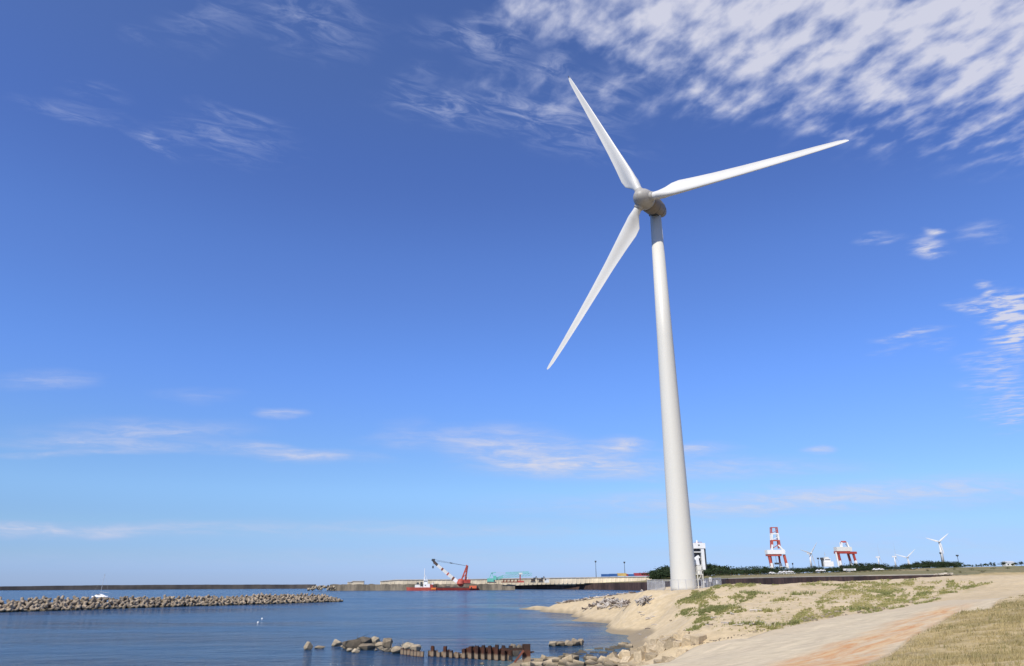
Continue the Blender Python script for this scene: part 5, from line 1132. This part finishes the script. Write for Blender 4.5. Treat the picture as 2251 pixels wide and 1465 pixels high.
for u in (2212, 2219): c.part('window', 'darkglass', boxes=[(u, 1241, u+3, 1243.4, -6.05, .1)])
c = PX('concrete_slabs', 2070, 1263, 215, 'pale broken concrete slabs where the brown harbour wall ends in the grass', 'rubble')
m = MB(); r_ = random.Random(4)
for i in range(16): m.box(c.c(2058+i*1.9+r_.uniform(-1, 1), 1263.5-.12*i+r_.uniform(-.8, .8), r_.uniform(-8, 4)), (r_.uniform(.4, 1.1), r_.uniform(.4, .9), r_.uniform(.15, .4)), Matrix.Rotation(r_.uniform(0, 3), 3, 'Z') @ Matrix.Rotation(r_.uniform(-.4, .4), 3, 'X'))
m.build('slab', M['cap'], c.root); c.root['kind'] = 'stuff'

# ------------------------------------------------------------------ sailing boat behind the breakwater, floats
c = PX('sailboat', 219, 1314.6, float(PZ(219, 1314.6, 0)[1]), 'white sailing boat with bare mast moored behind the near breakwater', 'boat')
m = MB(); k = c.k; xs = np.linspace(-16*k, 16*k, 11); rings = []
for x in xs:
    t = x/(16*k); w = 1.5*max(.06, (1-abs(t)**2.2)); zt = (2.6+.9*t*t)*k
    rings.append([(x, -w, zt), (x, -w*.75, .4*k), (x, 0, -.4*k), (x, w*.75, .4*k), (x, w, zt)])
m.rings(rings); m.build('hull', M['white'], c.root, True)
m = MB(); m.rings([[(x*k, -w, 2.5*k), (x*k, -w*.7, zt*k), (x*k, w*.7, zt*k), (x*k, w, 2.5*k)] for x, w, zt in ((-11, .6, 3.2), (-7, 1.0, 5.6), (1, 1.0, 7.2), (8, .8, 5.0), (11, .5, 3.4))]); m.build('cabin', M['white'], c.root)
c.part('window', 'darkglass', boxes=[(214, 1308.0, 221, 1309.0, -4.0, .1)])
c.part('mast', 'galv', bars=[(219, 1305, 0, 221.5, 1270, 0, .45)]); c.part('boom', 'galv', bars=[(219.5, 1303.5, 0, 234, 1305.5, 0, .5)]); c.part('stay', 'galv', bars=[(221.5, 1270, 0, 236, 1309, 0, .12), (221.5, 1270, 0, 203, 1309, 0, .12)])
for u, v, lab in ((576, 1361.5, 'small white float on open water, the farther of two'), (567, 1369.5, 'small white float on open water, the nearer of two')):
    p = PZ(u, v, 0); m = MB(); m.rings([[(r*math.cos(2*math.pi*i/14), r*math.sin(2*math.pi*i/14), z) for i in range(14)] for z, r in ((-.25, .02), (-.12, .12), (.05, .17), (.16, .12), (.2, .04), (.26, .03))]); o = m.build('float', M['white'], None, True); o.location = tuple(p); tag(o, lab, 'float', 'white floats on the water')

# boulders heaped at the left end of the stone quay
for i in range(44):
    u = random.uniform(677, 738); Y = random.uniform(944, 958); vt = 1286.8+max(0, 694-u)*.45; v = random.uniform(vt+2, 1296)
    k = (random.randrange(5), random.choice(['rock', 'palerock', 'darkrock']))
    if k not in ROCKS: me = rock_mesh(k[0]*7+3); me.materials.append(M[k[1]]); ROCKS[k] = me
    p = P(u, v, Y); o = link('boulder', ROCKS[k]); w = random.uniform(1.3, 2.4); o.location = tuple(p); o.scale = (w, w*.9, w*.75); o.rotation_euler = (random.uniform(0, 6), random.uniform(0, 6), random.uniform(0, 6))
    tag(o, 'grey brown boulder in the rubble heap at the left end of the stone quay', 'boulder', 'boulders at the quay end')
